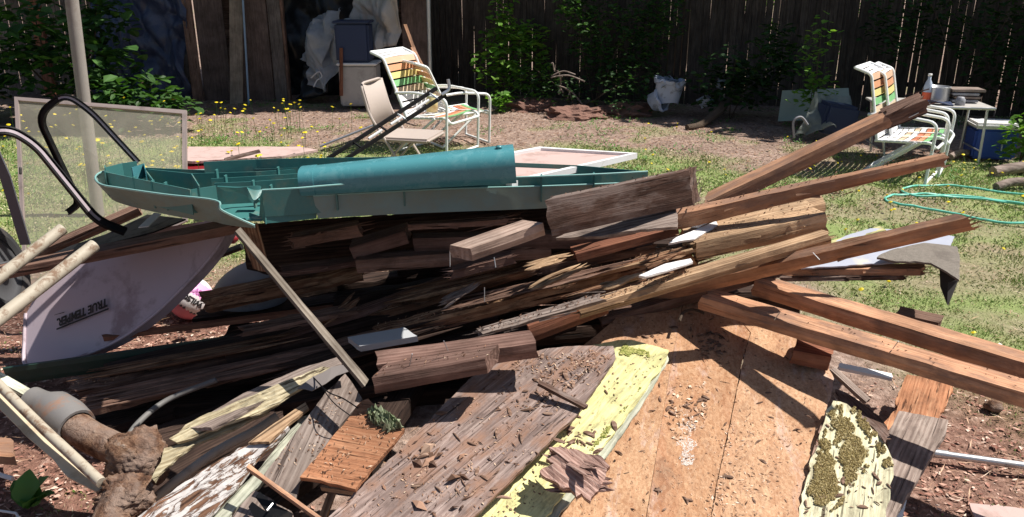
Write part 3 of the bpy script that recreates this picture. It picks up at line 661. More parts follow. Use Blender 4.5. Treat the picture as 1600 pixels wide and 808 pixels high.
# roof and back
def quadslab(name, pts, t, mat, parent=None, label=None, cat=None, sub=1, wr=0, seed=0, smooth=False, kind=None):
    """grid patch through four corners, displaced, with thickness t"""
    p00, p10, p11, p01 = pts; vs = []; fs = []; n = sub; m_ = sub
    nn = (p10 - p00).cross(p01 - p00).normalized(); O = p00.copy()
    for s in (0, 1):
        for j in range(m_ + 1):
            for i in range(n + 1):
                u, v = i / n, j / m_; p = (p00 * (1 - u) + p10 * u) * (1 - v) + (p01 * (1 - u) + p11 * u) * v
                q = Vector((p.x * 3 + p.z * .8, p.y * 2, p.z * 1.5)) + Vector((seed, 0, 0)); a = wr * (abs(nz(q)) * 1.6 + .7 * abs(nz(q * 2.1 + V(3, 1, 7))) + .22 * abs(nz(q * 4.6)))
                vs.append(p - O + nn * (a + t * s) + Vector((nz(q + V(5, 5, 5)), 0, nz(q + V(9, 1, 3)))) * wr * .6)
    K = (n + 1) * (m_ + 1)
    for j in range(m_):
        for i in range(n):
            a = j * (n + 1) + i; f = (a, a + 1, a + n + 2, a + n + 1); fs.append(f[::-1]); fs.append(tuple(x + K for x in f))
    for i in range(n):
        a = i; fs.append((a, a + 1, a + 1 + K, a + K)); a = m_ * (n + 1) + i; fs.append((a + 1, a, a + K, a + 1 + K))
    for j in range(m_):
        a = j * (n + 1); b = a + n + 1; fs.append((b, a, a + K, b + K)); a += n; b += n; fs.append((a, b, b + K, a + K))
    me = mesh(name, vs, fs, mat, smooth); o = place(name, me, Matrix.Translation(O), parent)
    return tag(o, label, cat, kind=kind)
quadslab('roof', (V(-4.7, 10.5, 2.25), V(-.9, 10.5, 2.25), V(-.9, 13.4, 2.05), V(-4.7, 13.4, 2.05)), .05, M['brown'], sh)
quadslab('back_wall', (V(-4.7, 12.9, 0), V(-.9, 12.9, 0), V(-.9, 12.9, 2.1), V(-4.7, 12.9, 2.1)), .03, M['brown'], sh)
o = upright('leaning_board', 'pale narrow board leaning against the front of the shed', 356, 375, 10.5, 0, 2.2, .022, M['shedt'], lean=.25, du=.16, cat='board')
a = Y(388, 156, 10.45); a.z = .0
tubeo('pipe', [a, a + V(.03, .25, 2.1)], .013, plain('light_blue_pipe', (.28, .38, .50), .4), label='thin pale blue pipe leaning on the shed boards', cat='pipe', n=8)
a = Y(673, 150, 10.5); a.z = -.02
tubeo('metal_pole', [a, a + V(.02, 0, 2.3)], .028, M['steel'], label='grey metal pole at the right corner of the shed', cat='pole', n=10)
# the blue tarp left of the boards
quadslab('tarp', (Y(160, 165, 10.9), Y(302, 150, 10.9), V(Y(302, 0, 10.9).x, 10.9, 2.2), V(Y(150, 0, 10.9).x, 10.9, 2.2)), .004, M['tarp'], None, 'crumpled dark blue tarp hanging beside the shed boards', 'tarp', 80, .2, 3, True)
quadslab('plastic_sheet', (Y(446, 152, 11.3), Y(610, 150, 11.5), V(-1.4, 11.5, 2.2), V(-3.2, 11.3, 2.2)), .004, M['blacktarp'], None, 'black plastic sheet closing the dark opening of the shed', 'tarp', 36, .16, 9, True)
quadslab('grey_tarp', (Y(540, 88, 10.9), Y(628, 72, 10.7), V(Y(628, 0, 10.6).x, 10.6, 1.6), V(Y(560, 0, 10.8).x, 10.8, 1.6)), .004, M['greytarp'], None, 'light grey tarp draped from the shed roof above the white chair', 'tarp', 55, .22, 14, True)
quadslab('plastic_wrap', (Y(494, 142, 10.7), Y(530, 150, 10.5), Y(560, 25, 10.6), Y(500, 32, 10.8)), .003, M['poly'], None, 'cloudy white plastic sheeting bunched beside the blue bin', 'plastic sheet', 60, .2, 21, True)
quadslab('plastic_wrap', (Y(478, 95, 10.9), Y(520, 120, 10.6), Y(545, 22, 10.6), Y(505, 25, 10.9)), .003, M['poly'], None, 'bluish plastic sheeting billowing left of the blue bin', 'plastic sheet', 50, .2, 29, True)
# blue upturned chair back / bin
b = Y(556, 100, 10.35)
g = empty('blue_bin', V(b.x, 10.35, .5), 'dark blue plastic bin standing on a white box by the shed', 'bin')
me = boxm('body', (0, 0, 0), (.42, .34, .48), M['navy'], .03); o = place('body', me, Matrix.Translation(V(b.x, 10.35, .80)), g)
me = boxm('rim', (0, 0, 0), (.46, .38, .03), M['navy'], .01); place('rim', me, Matrix.Translation(V(b.x, 10.35, 1.045)), g)
b = Y(560, 140, 10.3)
g = empty('white_box', V(b.x, 10.35, 0), 'battered pale box under the blue bin', 'box')
place('body', boxm('body', (0, 0, 0), (.46, .4, .5), M['greytarp'], .02), Matrix.Translation(V(b.x + .02, 10.37, .28)), g)
place('lid', boxm('lid', (0, 0, 0), (.5, .44, .03), M['white'], .01), Matrix.Translation(V(b.x + .02, 10.37, .545)), g)
o = beam('board', 'thin upright brown board beside the blue bin', 'board', Y(531, 150, 10.1), Y(531, 75, 10.15), Y(535, 150, 10.1), .02, M['red'])
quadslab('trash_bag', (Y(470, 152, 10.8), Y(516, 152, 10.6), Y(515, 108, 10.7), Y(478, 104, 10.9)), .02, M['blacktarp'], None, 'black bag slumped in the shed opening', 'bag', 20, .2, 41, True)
tubeo('wire_loop', smoothpath([Y(486, 122, 10.45), Y(498, 112, 10.4), Y(503, 120, 10.4), Y(495, 126, 10.42), Y(490, 136, 10.4)], 6), .008, M['white'], label='white plastic strap curled on the black bag', cat='strap', n=6)
# easel sticks
a1 = Y(629, 40, 9.9); a2 = Y(640, 92, 9.9)
for nm, p, lb in (('stick', (Y(630, 38, 9.7), Y(646, 82, 9.6), .028), 'upper thin orange stick leaning by the shed panel'), ('stick', (Y(641, 74, 9.5), Y(675, 142, 9.0), .034), 'longer orange wooden stick propped behind the white chair')):
    A, B, w = p; beam(nm, lb, 'stick', A, B, A + V(w * 1.6, .01, 0), w, M['orange'])
# leaning pole at the left
pa = Y(112, -10, 5.35); b = Y(156, 352, 5.45); b.z = -.03
b = V(-2.86 * 0 + b.x, b.y, -.03); t = V(Y(108, 0, 5.45).x, 5.45, 2.2)
tp = Y(112, 0, 5.45); dr = (tp - b).normalized()
tubeo('clothes_pole', [b, b + dr * .7, b + dr * 2.3], .041, plain('grey_weathered_pole', (.30, .27, .25), .7, .15, 6, dirt=(.2, .16, .14), damt=.5), label='leaning grey round pole standing in front of the shrub', cat='pole', n=14)

# ------------------------------------------------------------ shrubs and trees
def shrub(label, base, cs, n, size, mat, seed, tips=None, kind='shrub', name='shrub', droop=.4, r=.008):
    g = empty(name, base, label, kind); crown('foliage', n, blobs(cs, .45), size, mat, seed, g, droop)
    tips = tips or [(c[0], c[1], c[2] + c[5] * .6) for c in cs]; stems('stem', base, tips, r, M['bark'], g, seed); return g
p = Y(120, 150, 9.0); px = p.x
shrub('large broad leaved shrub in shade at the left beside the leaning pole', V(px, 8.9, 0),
      [(px - 1.15, 9.2, .75, .55, .5, .45), (px - .3, 9.0, .85, .75, .6, .6), (px + .35, 8.9, .6, .5, .5, .45), (px + .85, 8.8, .32, .38, .4, .3), (px + .3, 9.2, 1.15, .35, .4, .35), (px-1.3,9,.35,.5,.4,.3)], 2600, .13, M['leaf'], 11, droop=.5, r=.015)
p = Y(238, 150, 8.5); shrub('low leafy plant spilling from the shrub below the blue tarp', V(p.x, 8.7, 0), [(p.x, 8.7, .22, .4, .3, .22), (p.x - .5, 8.6, .3, .4, .3, .3)], 420, .11, M['leaf'], 12)
p = Y(790, 120, 10.9)
shrub('tall sunlit maple sapling in front of the slat fence', V(p.x, 10.7, 0),
      [(p.x - .05, 10.6, 1.05, .2, .2, .25), (p.x + .0, 10.6, .85, .3, .3, .25), (p.x - .15, 10.5, .5, .35, .3, .3), (p.x + .25, 10.5, .35, .45, .3, .35), (p.x + .3, 10.8, .75, .3, .3, .35), (p.x + .02, 10.6, 1.45, .15, .15, .25)], 1500, .085, M['leafb'], 13)
p = Y(783, 158, 9.9); shrub('small bright seedling at the foot of the maple sapling', V(p.x, p.y, 0), [(p.x, p.y, .14, .14, .12, .12)], 90, .08, M['leafb'], 14, name='seedling', kind='plant')
p = Y(930, 100, 10.4)
shrub('dappled ivy shrub growing up the middle of the fence', V(p.x, 10.4, 0),
      [(p.x, 10.4, .9, .45, .3, .5), (p.x + .35, 10.3, .6, .5, .3, .5), (p.x - .25, 10.3, 1.3, .35, .3, .35), (p.x + .7, 10.3, 1.1, .4, .3, .5)], 2600, .07, M['leaf'], 15)
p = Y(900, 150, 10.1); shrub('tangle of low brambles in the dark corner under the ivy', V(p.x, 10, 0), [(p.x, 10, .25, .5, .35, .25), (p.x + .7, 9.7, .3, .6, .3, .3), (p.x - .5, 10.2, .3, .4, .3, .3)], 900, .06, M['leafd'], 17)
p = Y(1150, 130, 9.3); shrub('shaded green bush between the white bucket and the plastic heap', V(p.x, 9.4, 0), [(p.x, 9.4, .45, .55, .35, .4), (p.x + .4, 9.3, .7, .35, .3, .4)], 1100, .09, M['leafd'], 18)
p = Y(1265, 110, 8.9); shrub('thin sapling beside the plastic covered heap', V(p.x, 8.7, 0), [(p.x, 8.7, .8, .2, .2, .45), (p.x - .05, 8.6, .4, .25, .2, .3)], 330, .07, M['leafb'], 19)
p = Y(1590, 220, 6.9); shrub('bright leafy bush cut by the right edge beside the blue cooler', V(p.x + .05, 6.9, 0), [(p.x + .05, 6.9, .25, .2, .2, .24), (p.x + .22, 6.9, .4, .2, .2, .2)], 420, .07, M['leafb'], 20)
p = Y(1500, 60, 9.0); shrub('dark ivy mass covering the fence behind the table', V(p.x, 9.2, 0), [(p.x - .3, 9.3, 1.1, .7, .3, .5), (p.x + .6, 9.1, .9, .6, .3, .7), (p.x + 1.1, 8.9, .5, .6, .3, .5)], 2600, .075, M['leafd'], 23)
# dead branches by the ivy
gg = empty('dead_branches', Y(890, 120, 9.9), 'pale bare broken branches heaped under the ivy', 'branches')
rr = random.Random(9)
for i in range(9):
    a = Y(rr.uniform(860, 900), rr.uniform(100, 150), 9.9); b = a + V(rr.uniform(-.1, .45), rr.uniform(-.2, .2), rr.uniform(-.25, .12)); m = (a + b) / 2 + V(0, 0, .05)
    tubeo('twig', smoothpath([a, m, b], 4), .009, M['grey'], gg, n=5)
def tree(label, x, y, cs, n, seed, h=3.2, size=.16, mat='leaf'):
    g = empty('tree', V(x, y, 0), label, 'tree', 'trees beyond the fence')
    pa = smoothpath([V(x, y, 0), V(x + .1, y + .05, h * .5), V(x, y, h)], 5); tubeo('trunk', pa, .13, M['bark'], g, n=9, scale=[1 - .4 * i / len(pa) for i in range(len(pa))])
    stems('limb', V(x, y, h * .75), [(c[0], c[1], c[2]) for c in cs], .05, M['bark'], g, seed); crown('crown', n, blobs(cs, .5), size, M[mat], seed, g); return g
tree('broad tree beyond the middle of the slat fence shading its foot', 2.6, 12.9, [(1.6, 12.2, 4.0, 1.5, 1.3, .9), (3.4, 11.6, 4.2, 1.5, 1.3, .9), (2.6, 12.8, 5.4, 1.6, 1.5, .9), (4.3, 11., 4.0, 1.2, 1.0, .8)], 9000, 31)
tree('tall tree beyond the right part of the slat fence with low limbs', 6.6, 11.4, [(5.6, 10.2, 3.9, 1.5, 1.3, .9), (7.2, 9.6, 3.8, 1.5, 1.5, 1.), (5.8, 9.4, 3.4, 1.1, .8, .6), (6.6, 11, 5.4, 1.8, 1.6, 1.1), (8.8, 8.8, 3.8, 1.6, 1.6, 1.)], 12000, 32)
tree('spreading tree rising behind the shed', -1.6, 14.2, [(-2.4, 11.6, 3.7, 1.4, .9, .7), (-.6, 12.8, 4.2, 1.5, 1.4, .9), (-1.8, 14, 5., 1.6, 1.5, .9), (.6, 13.2, 4.0, 1.2, 1.2, .7)], 9000, 33)
tree('overhanging tree rooted beyond the fence right of centre', 4.6, 12.2, [(3.6, 10.9, 4.0, 1.2, 1.0, .5), (4.8, 10.1, 4.1, 1.2, .95, .5), (5.6, 9.0, 3.9, 1.0, .9, .5), (5.0, 11.2, 4.8, 1.3, 1.2, .6)], 9000, 44)
tree('overhanging tree rooted beyond the fence at the right end', 8.6, 10.8, [(6.6, 8.5, 3.8, 1.0, .9, .5), (7.8, 8.2, 4.0, 1.1, 1.1, .6), (9.2, 8.2, 4.2, 1.2, 1.3, .6), (7.4, 9.4, 4.6, 1.4, 1.1, .6)], 9000, 45)
tree('tree beyond the fence beside the shed shading its front', .9, 13.1, [(.2, 11.0, 4.1, 1.1, .8, .5), (-1.2, 10.6, 3.9, 1.0, .7, .4), (2.4, 11.4, 4.2, 1.1, .9, .5)], 7000, 46)
tree('leafy tree behind the board fence at far left', -6.8, 12.9, [(-6.6, 11.4, 4.0, 1.5, 1.5, .9), (-4.9, 11.6, 3.9, 1.4, 1.2, .7), (-3.2, 10.2, 3.9, 1.3, .9, .5), (-4.2, 9.4, 4.0, 1.0, .8, .4), (-3.1, 8.9, 4.0, .9, .6, .35), (-2.2, 9.6, 4.2, .8, .5, .3), (-6.5, 10, 3.6, 1.3, 1.0, .5)], 11000, 34)
# sunlit greenery beyond the fence, seen in its gaps
shrub('sunlit hedge standing beyond the slat fence', V(2.6, 13.8, 0), [(x_, 13.8, z_, .9, .5, .8) for x_ in (-.5, 1, 2.5, 4, 5.5) for z_ in (.7, 1.7)], 4500, .1, M['leafb'], 36, name='hedge', kind='hedge', r=.02)

# ------------------------------------------------------------ far yard things
def lawn_chair(loc, rz, label, group=None, recline=.32, scale=1, n_back=11):
    """aluminium strap chair; x = left-right, +y = where the sitter faces"""
    g = empty('lawn_chair', loc, label, 'chair', group); R = Matrix.Translation(loc) @ Matrix.Rotation(rz, 4, 'Z') @ Matrix.Scale(scale, 4)
    W2 = .27
    def tb(name, pts, r=.0125, f=.06, mat='alu'): return tubeo(name, [R @ p for p in fillet([V(*q) for q in pts], f)], r, M[mat], g, n=8)
    bs = V(0, -.22, .36); top = V(0, -.22 - .62 * math.sin(recline), .36 + .62 * math.cos(recline)); hd = top + V(0, -.15, .05)
    for s in (-1, 1): tb('back_post', [(s * W2, bs.y, bs.z), (s * W2, top.y, top.z), (s * W2, hd.y, hd.z)], f=.04)
    tb('head_rail', [(-W2, hd.y, hd.z), (W2, hd.y, hd.z)])
    tb('seat_frame', [(-W2, -.24, .36), (-W2, .24, .39), (-W2, .29, .34), (W2, .29, .34), (W2, .24, .39), (W2, -.24, .36)], f=.05)
    for s in (-1, 1):
        tb('arm_frame', [(s * (W2 + .03), .25, .02), (s * (W2 + .03), .27, .58), (s * (W2 + .03), -.1, .62), (s * (W2 + .02), -.33, .60)], f=.08)
        tb('rear_leg', [(s * (W2 + .015), .12, .38), (s * (W2 + .015), -.34, .02)])
    tb('foot_rail', [(-W2 - .03, .25, .02), (W2 + .03, .25, .02)]); tb('rear_rail', [(-W2 - .015, -.34, .02), (W2 + .015, -.34, .02)])
    cs = ['s_white', 's_white', 's_white', 's_tan', 's_green', 's_yellow', 's_orange', 's_peach']
    def strap(p, dirv, w, mat):
        nn = V(1, 0, 0).cross(dirv).normalized(); pr = []
        vs = []; m = 8; t = .004
        for i in range(m + 1):
            x = -W2 - .012 + (2 * W2 + .024) * i / m; sag = -.012 * math.sin(math.pi * i / m)
            for a, b in ((-w / 2, 0), (w / 2, 0), (w / 2, -t), (-w / 2, -t)): vs.append(R @ (V(x, 0, 0) + p + dirv * a + nn * (b + sag + .012)))
        fs = []
        for i in range(m):
            for j in range(4): a = i * 4 + j; b = i * 4 + (j + 1) % 4; fs.append((a, b, b + 4, a + 4))
        fs += [(0, 1, 2, 3), tuple(m * 4 + j for j in (3, 2, 1, 0))]
        O = vs[0].copy(); me = mesh('strap', [v - O for v in vs], fs, M[mat]); fixn(me); place('strap', me, Matrix.Translation(O), g)
    dv = (top - bs).normalized(); Lb = (top - bs).length
    for i in range(len(cs)): strap(bs + dv * (Lb * (i + .6) / len(cs)), dv, Lb / len(cs) * .8, cs[i])
    dh = (hd - top).normalized()
    for i in range(3): strap(top + dh * (hd - top).length * (i + .5) / 3, dh, .04, 's_white')
    for i, c in enumerate(('s_white', 's_white', 's_white', 's_tan', 's_white', 's_red', 's_orange', 's_green')): strap(V(0, -.2 + i * .055, .36 + .03 * (i * .055) / .44), V(0, 1, .065).normalized(), .044, c)
    return g
lawn_chair(V(Y(690, 230, 7.6).x, 7.6, 0), math.radians(-118 + 0), 'white strap lawn chair with orange yellow and green bands behind the beige folding chair', 'strap lawn chairs', recline=.42, scale=.94)
lawn_chair(V(Y(1412, 262, 6.6).x, 6.6, 0), math.radians(-126), 'front strap lawn chair of the stack beside the low table, white orange yellow and green', 'strap lawn chairs', recline=.22, scale=.87)
lawn_chair(V(Y(1412, 262, 6.6).x + .2, 6.83, .0), math.radians(-122), 'rear strap lawn chair nested in the stack beside the low table', 'strap lawn chairs', recline=.24, scale=.85)
# second white chair frame to the right of the first
lawn_chair(V(Y(716, 222, 8.0).x, 8.05, 0), math.radians(-60), 'white lawn chair with a pale rounded back half hidden by the first', 'strap lawn chairs', recline=.45, scale=.85)
# folding chair
def folding_chair(loc, rz):
    g = empty('folding_chair', loc, 'beige metal folding chair standing behind the teal tray', 'chair'); R = Matrix.Translation(loc) @ Matrix.Rotation(rz, 4, 'Z'); m = M['tan_plast']
    def tb(nm, pts, r=.011, f=.05): return tubeo(nm, [R @ p for p in fillet([V(*q) for q in pts], f)], r, m, g, n=8)
    w = .2
    tb('back_frame', [(-w, .22, .0), (-w, -.16, .6), (-w, -.22, .83), (w, -.22, .83), (w, -.16, .6), (w, .22, 0)], f=.07)
    for s in (-1, 1): tb('rear_leg', [(s * (w - .02), .12, .42), (s * (w - .02), -.28, .0)], .01)
    tb('cross_bar', [(-w, .16, .1), (w, .16, .1)], .008); tb('cross_bar', [(-w + .02, -.22, .1), (w - .02, -.22, .1)], .008)
    me = boxm('seat', (0, 0, 0), (.41, .42, .035), m, .014); place('seat', me, R @ Matrix.Translation(V(0, .09, .42)), g)
    vs = []; fs = []
    for s in (0, 1):
        for i in range(7):
            x = -.19 + .38 * i / 6; c = -.03 * math.sin(math.pi * i / 6)
            for zz_, y_ in ((.50, -.135), (.68, -.18), (.83, -.217)): vs.append((x, y_ + c + s * .012, zz_))
    for s in (0, 21):
        for i in range(6):
            for j in range(2): a = s + i * 3 + j; fs.append((a, a + 3, a + 4, a + 1))
    for i in range(6): a = i * 3; fs += [(a, a + 21, a + 24, a + 3), (a + 2, a + 5, a + 26, a + 23)]
    me = mesh('backrest', vs, fs, m, True); fixn(me); place('backrest', me, R, g)
folding_chair(V(Y(628, 262, 6.2).x, 6.2, 0), math.radians(-104))
# straw hat/amber jar on the chair
def jar(loc, r, h, mat, label, cat, name):
    vs, fs = lathe([(0, 0), (r, 0), (r, h * .7), (r * .75, h * .85), (r * .7, h), (0, h)], 16); o = place(name, mesh(name, vs, fs, mat, True), Matrix.Translation(loc)); return tag(o, label, cat)
q = Y(676, 200, 7.55); jar(V(q.x, 7.55, .385), .055, .16, M['amber'], 'amber glass jar standing on the strap chair seat', 'jar', 'jar')
q = Y(650, 140, 7.2); 
# low table
tc = Y(1475, 168, 7.2); T0 = V(tc.x - .1, 7.3, 0); rz = math.radians(-9)
g = empty('camp_table', T0, 'low folding table with a pale metal edge holding a bottle and pans', 'table'); R = Matrix.Translation(T0) @ Matrix.Rotation(rz, 4, 'Z'); th = .50
place('table_top', boxm('table_top', (0, 0, 0), (.95, .5, .02), M['greytarp'], .004), R @ Matrix.Translation(V(0, 0, th)), g)
for s in (-1, 1):
    for t_ in (-1, 1): tubeo('leg', [R @ V(s * .43, t_ * .2, th - .01), R @ V(s * .36 if s < 0 else s * .43, t_ * .23, 0)], .012, M['steel'], g, n=8)
    tubeo('brace', [R @ V(s * .43, -.2, .12), R @ V(s * .43, .2, .12)], .008, M['steel'], g, n=6)
tubeo('edge_trim', [R @ V(-.475, -.253, th), R @ V(.475, -.253, th)], .012, M['steel'], g, n=8)
def on_t(x, y, z=.0): return R @ V(x, y, th + .011 + z)
gb = empty('bottle', on_t(-.02, .0), 'clear plastic bottle with orange red label on the low table', 'bottle')
vs, fs = lathe([(0, 0), (.034, 0), (.036, .02), (.036, .13), (.028, .17), (.014, .2), (.014, .23), (0, .23)], 16); place('body', mesh('body', vs, fs, M['bluegrey'], True), Matrix.Translation(on_t(-.02, .0)), gb)
vs, fs = lathe([(.037, .02), (.0385, .025), (.0385, .085), (.037, .09)], 16); place('paper_label', mesh('paper_label', vs, fs, solid('red_label', (.7, .12, .05)), True), Matrix.Translation(on_t(-.02, .0)), gb)
vs, fs = lathe([(0, .23), (.017, .23), (.017, .25), (0, .25)], 12); place('cap', mesh('cap', vs, fs, M['white'], True), Matrix.Translation(on_t(-.02, .0)), gb)
gp = empty('cooking_pot', on_t(.06, .05), 'steel cooking pot standing right of the bottle', 'pot')
vs, fs = lathe([(0, .004), (.1, .004), (.105, .02), (.105, .13), (.11, .135), (.1, .135), (.098, .02), (0, .015)], 24); place('pan', mesh('pan', vs, fs, M['steel'], True), Matrix.Translation(on_t(.08, .05)), gp)
place('handle', boxm('handle', (0, 0, 0), (.1, .02, .014), M['black'], .004), Matrix.Translation(on_t(.215, .02, .11)), gp)
gp = empty('box_stack', on_t(.28, .05), 'flat grey trays stacked at the right end of the low table', 'trays')
for i in range(4): place('tray', boxm('tray', (0, 0, 0), (.22 + .02 * (i == 3) * 3, .2, .022), M['grey' if i % 2 else 'greytub'], .004), R @ Matrix.Translation(V(.3 + (i % 2) * .02, .07, th + .03 + i * .03)), gp)
o = jar(on_t(.22, -.14), .04, .07, M['greytub'], 'small grey cup near the front edge of the low table', 'cup', 'cup')
o = jar(on_t(-.42, -.05), .028, .04, M['bluegrey'], 'small white cup at the left end of the low table', 'cup', 'cup')
quadslab('cloth', (on_t(-.04, -.2, .005), on_t(.14, -.22, .005), on_t(.14, -.1, .01), on_t(-.04, -.08, .01)), .012, M['navy'], None, 'dark crumpled cloth on the low table before the pot', 'cloth', 14, .04, 2, True)
# cooler
c0 = Y(1545, 242, 7.25); Cc = V(c0.x + .02, 7.3, 0); R = Matrix.Translation(Cc) @ Matrix.Rotation(math.radians(-12), 4, 'Z')
g = empty('cooler', Cc, 'blue picnic cooler with a white lid under the low table', 'cooler')
place('body', boxm('body', (0, 0, 0), (.36, .28, .27), M['blue'], .02), R @ Matrix.Translation(V(0, 0, .15)), g)
place('lid', boxm('lid', (0, 0, 0), (.385, .3, .055), M['white'], .02), R @ Matrix.Translation(V(0, 0, .312)), g)
hd = tubeo('handle', fillet([R @ V(.05, -.148, .2), R @ V(.05, -.153, .1), R @ V(.14, -.153, .1), R @ V(.14, -.148, .2), R @ V(.05, -.148, .2)], .01), .007, M['bluegrey'], g, n=6)
# logs and pale stones at the right
for i, (u, v, y_, l_, w_) in enumerate(((1600, 262, 6.6, .5, .05), (1505, 233, 7.2, .2, .03), (1588, 285, 6.1, .3, .035))):
    q = Y(u, v, y_); tubeo('log', smoothpath([V(q.x - l_ / 2, y_, .03), V(q.x, y_ + .05, .06), V(q.x + l_ / 2, y_ + .08, .05)], 5), w_, M['grey'], label=['pale weathered log lying below the cooler', 'short pale split log left of the cooler', 'smaller bleached log in the shade at the right edge'][i], cat='log', n=9)
# plastic heap with navy bin
q = Y(1300, 180, 8.2)
g = empty('storage_bin', V(q.x, 8.3, 0), 'dark navy tub leaning under clear plastic near the fence', 'bin'); place('body', boxm('body', (0, 0, 0), (.34, .3, .3), M['navy'], .03), Matrix.Translation(V(q.x + .02, 8.15, .22)) @ Matrix.Rotation(.15, 4, 'Y'), g)
quadslab('plastic_cover', (Y(1238, 213, 8.1), Y(1330, 208, 8.1), Y(1322, 152, 8.35), Y(1262, 148, 8.35)), .004, M['polyshade'], None, 'translucent plastic film draped over the navy tub', 'plastic sheet', 46, .16, 5, True)
quadslab('board', (Y(1215, 190, 8.9), Y(1330, 185, 8.8), Y(1325, 138, 8.95), Y(1222, 142, 9.0)), .02, plain('greenish_board', (.28, .34, .30), .6), None, 'pale greenish board standing behind the plastic heap', 'board', 1)
tubeo('hoop', smoothpath([Y(1241, 215, 8.0), Y(1240, 190, 8.0), Y(1252, 183, 8.0), Y(1262, 195, 8.0)], 6), .012, M['greytub'], label='grey bent hoop at the left of the plastic heap', cat='hoop', n=7)
# white-blue crushed bucket
for nm, u, v, w, h_, lb, rx in (('bucket', 1045, 142, .17, .26, 'battered blue white plastic bucket standing by the fence', .1), ('bucket', 1028, 158, .12, .16, 'smaller blue white bucket tipped beside the battered one', 1.2), ('jug', 1100, 158, .07, .14, 'pale jug half buried in leaves right of the bucket', .9), ('jug', 1125, 132, .06, .1, 'small pale pot hanging in the weeds above the root', .4)):
    q = Y(u, v, 9.6); vs, fs = lathe([(w * .2, 0), (w * .78, 0), (w * .95, h_ * .85), (w * 1.06, h_ * .86), (w * 1.06, h_), (w * .92, h_), (w * .75, .01), (0.001, .01)], 28)
    vs = [Vector(p_) + Vector((nz(Vector(p_) * 9 + q), nz(Vector(p_) * 9 - q), nz(Vector(p_) * 12 + q))) * .05 for p_ in vs]; vs = [p_ - V(0, 0, h_ / 2) for p_ in vs]
    me = mesh(nm, vs, fs, M['bluegrey'], True); me.set_sharp_from_angle(angle=math.radians(40)); tag(place(nm, me, Matrix.Translation(q) @ Matrix.Rotation(rx, 4, 'Y') @ Matrix.Rotation(rx * .6, 4, 'X')), lb, nm)
pa = smoothpath([V(Y(1068, 208, 8.9).x, 8.75, .02), Y(1095, 195, 8.9), Y(1118, 178, 9.1), Y(1130, 165, 9.3)], 5)
tubeo('root', pa, .06, M['bark'], label='thick brown tree root rising from the soil by the fence', cat='root', n=9, scale=[.5 + .5 * i / len(pa) for i in range(len(pa))])
for i, (u, v, lb) in enumerate(((830, 158, 'reddish clod of earth at the foot of the sapling'), (900, 170, 'wide reddish earth mound before the brambles'), (975, 165, 'reddish brown dirt heap left of the bucket'))):
    q = Z(u, v + 12, 0); b = bmesh.new(); bmesh.ops.create_icosphere(b, subdivisions=4, radius=1)
    for vv in b.verts: vv.co = Vector((vv.co.x * .33, vv.co.y * .25, vv.co.z * .12)) * (1 + .5 * nz(vv.co * 2 + q) + .25 * nz(vv.co * 7))
    me = bpy.data.meshes.new('earth_mound'); b.to_mesh(me); b.free(); me.materials.append(plain('red_earth', (.24, .13, .10), .95, .4, 10, bstr=1, bdist=.02)); tag(place('earth_mound', me, Matrix.Translation(V(q.x, q.y, .0))), lb, 'earth mound')
# hose
def hz_(l): return smoothpath([Z(u, v, .02) for u, v in l], 8)
h = hz_([(1640, 308), (1560, 298), (1500, 290), (1440, 289), (1412, 293), (1415, 301), (1450, 306), (1520, 308), (1640, 322)])
h += hz_([(1640, 324), (1560, 312), (1500, 304), (1440, 302), (1400, 304), (1383, 309), (1400, 317), (1440, 323), (1500, 334), (1560, 345), (1640, 352)])[1:]
for i_, p_ in enumerate(h): p_.z = .014 + .012 * nz(V(i_ * .21, 3, 1)); p_.y += .03 * nz(V(i_ * .13, 7, 2))
tubeo('garden_hose', h, .0088, M['hose'], label='loose loops of green garden hose on the lawn', cat='hose', n=8)
h2 = hz_([(1640, 345), (1560, 333), (1480, 322), (1440, 312)])
# ------------------------------------------------------------ the debris pile (heights are metres above the ground)
P3 = lambda *t: tuple(Z(*q) for q in t)
def ext(A, B, k): return A + (B - A) * k
def bm(label, A, B, C, t, mat, cat='board', name=None, k=1, **kw):
    A, B, C = Z(*A), Z(*B), Z(*C); return beam(name or ('beam' if t > .035 else 'board'), label, cat, A, ext(A, B, k), C, t, M[mat], **kw)
# --- hidden lower layers that carry the heap
rr = random.Random(21)
low = [((-1.35, 2.62), (.75, 2.9), .09), ((-1.0, 2.9), (.9, 2.75), .12), ((-.6, 3.15), (1.1, 3.0), .15), ((-1.2, 3.05), (.5, 3.2), .18), ((-.2, 2.85), (1.0, 3.05), .26),
       ((-.6, 3.25), (.7, 3.3), .30), ((.3, 2.95), (1.15, 2.95), .42), ((-.5, 3.3), (.6, 3.35), .42), ((.0, 2.45), (.35, 3.3), .18), ((.55, 2.35), (.75, 3.2), .30), ((-.45, 2.2), (-.25, 3.2), .12), ((-.3, 3.2), (.75, 3.25), .54), ((.3, 2.0), (.5, 2.6), .12), ((.95, 1.9), (.85, 2.7), .1), ((-.15, 1.8), (-.1, 2.5), .14)]
for i, (a, b, z_) in enumerate(low):
    A = V(a[0], a[1], z_); B = V(b[0], b[1], z_ + rr.uniform(-.03, .05)); w = rr.choice((.09, .12, .14)); d = (B - A).normalized(); n_ = V(-d.y, d.x, 0)
    beam('beam', 'brown board, darkened for shade, buried inside the heap', 'board', A, B, A + n_ * w, .07 if i % 3 else .09, M['inside'], group='boards buried inside the heap', rot=.003)
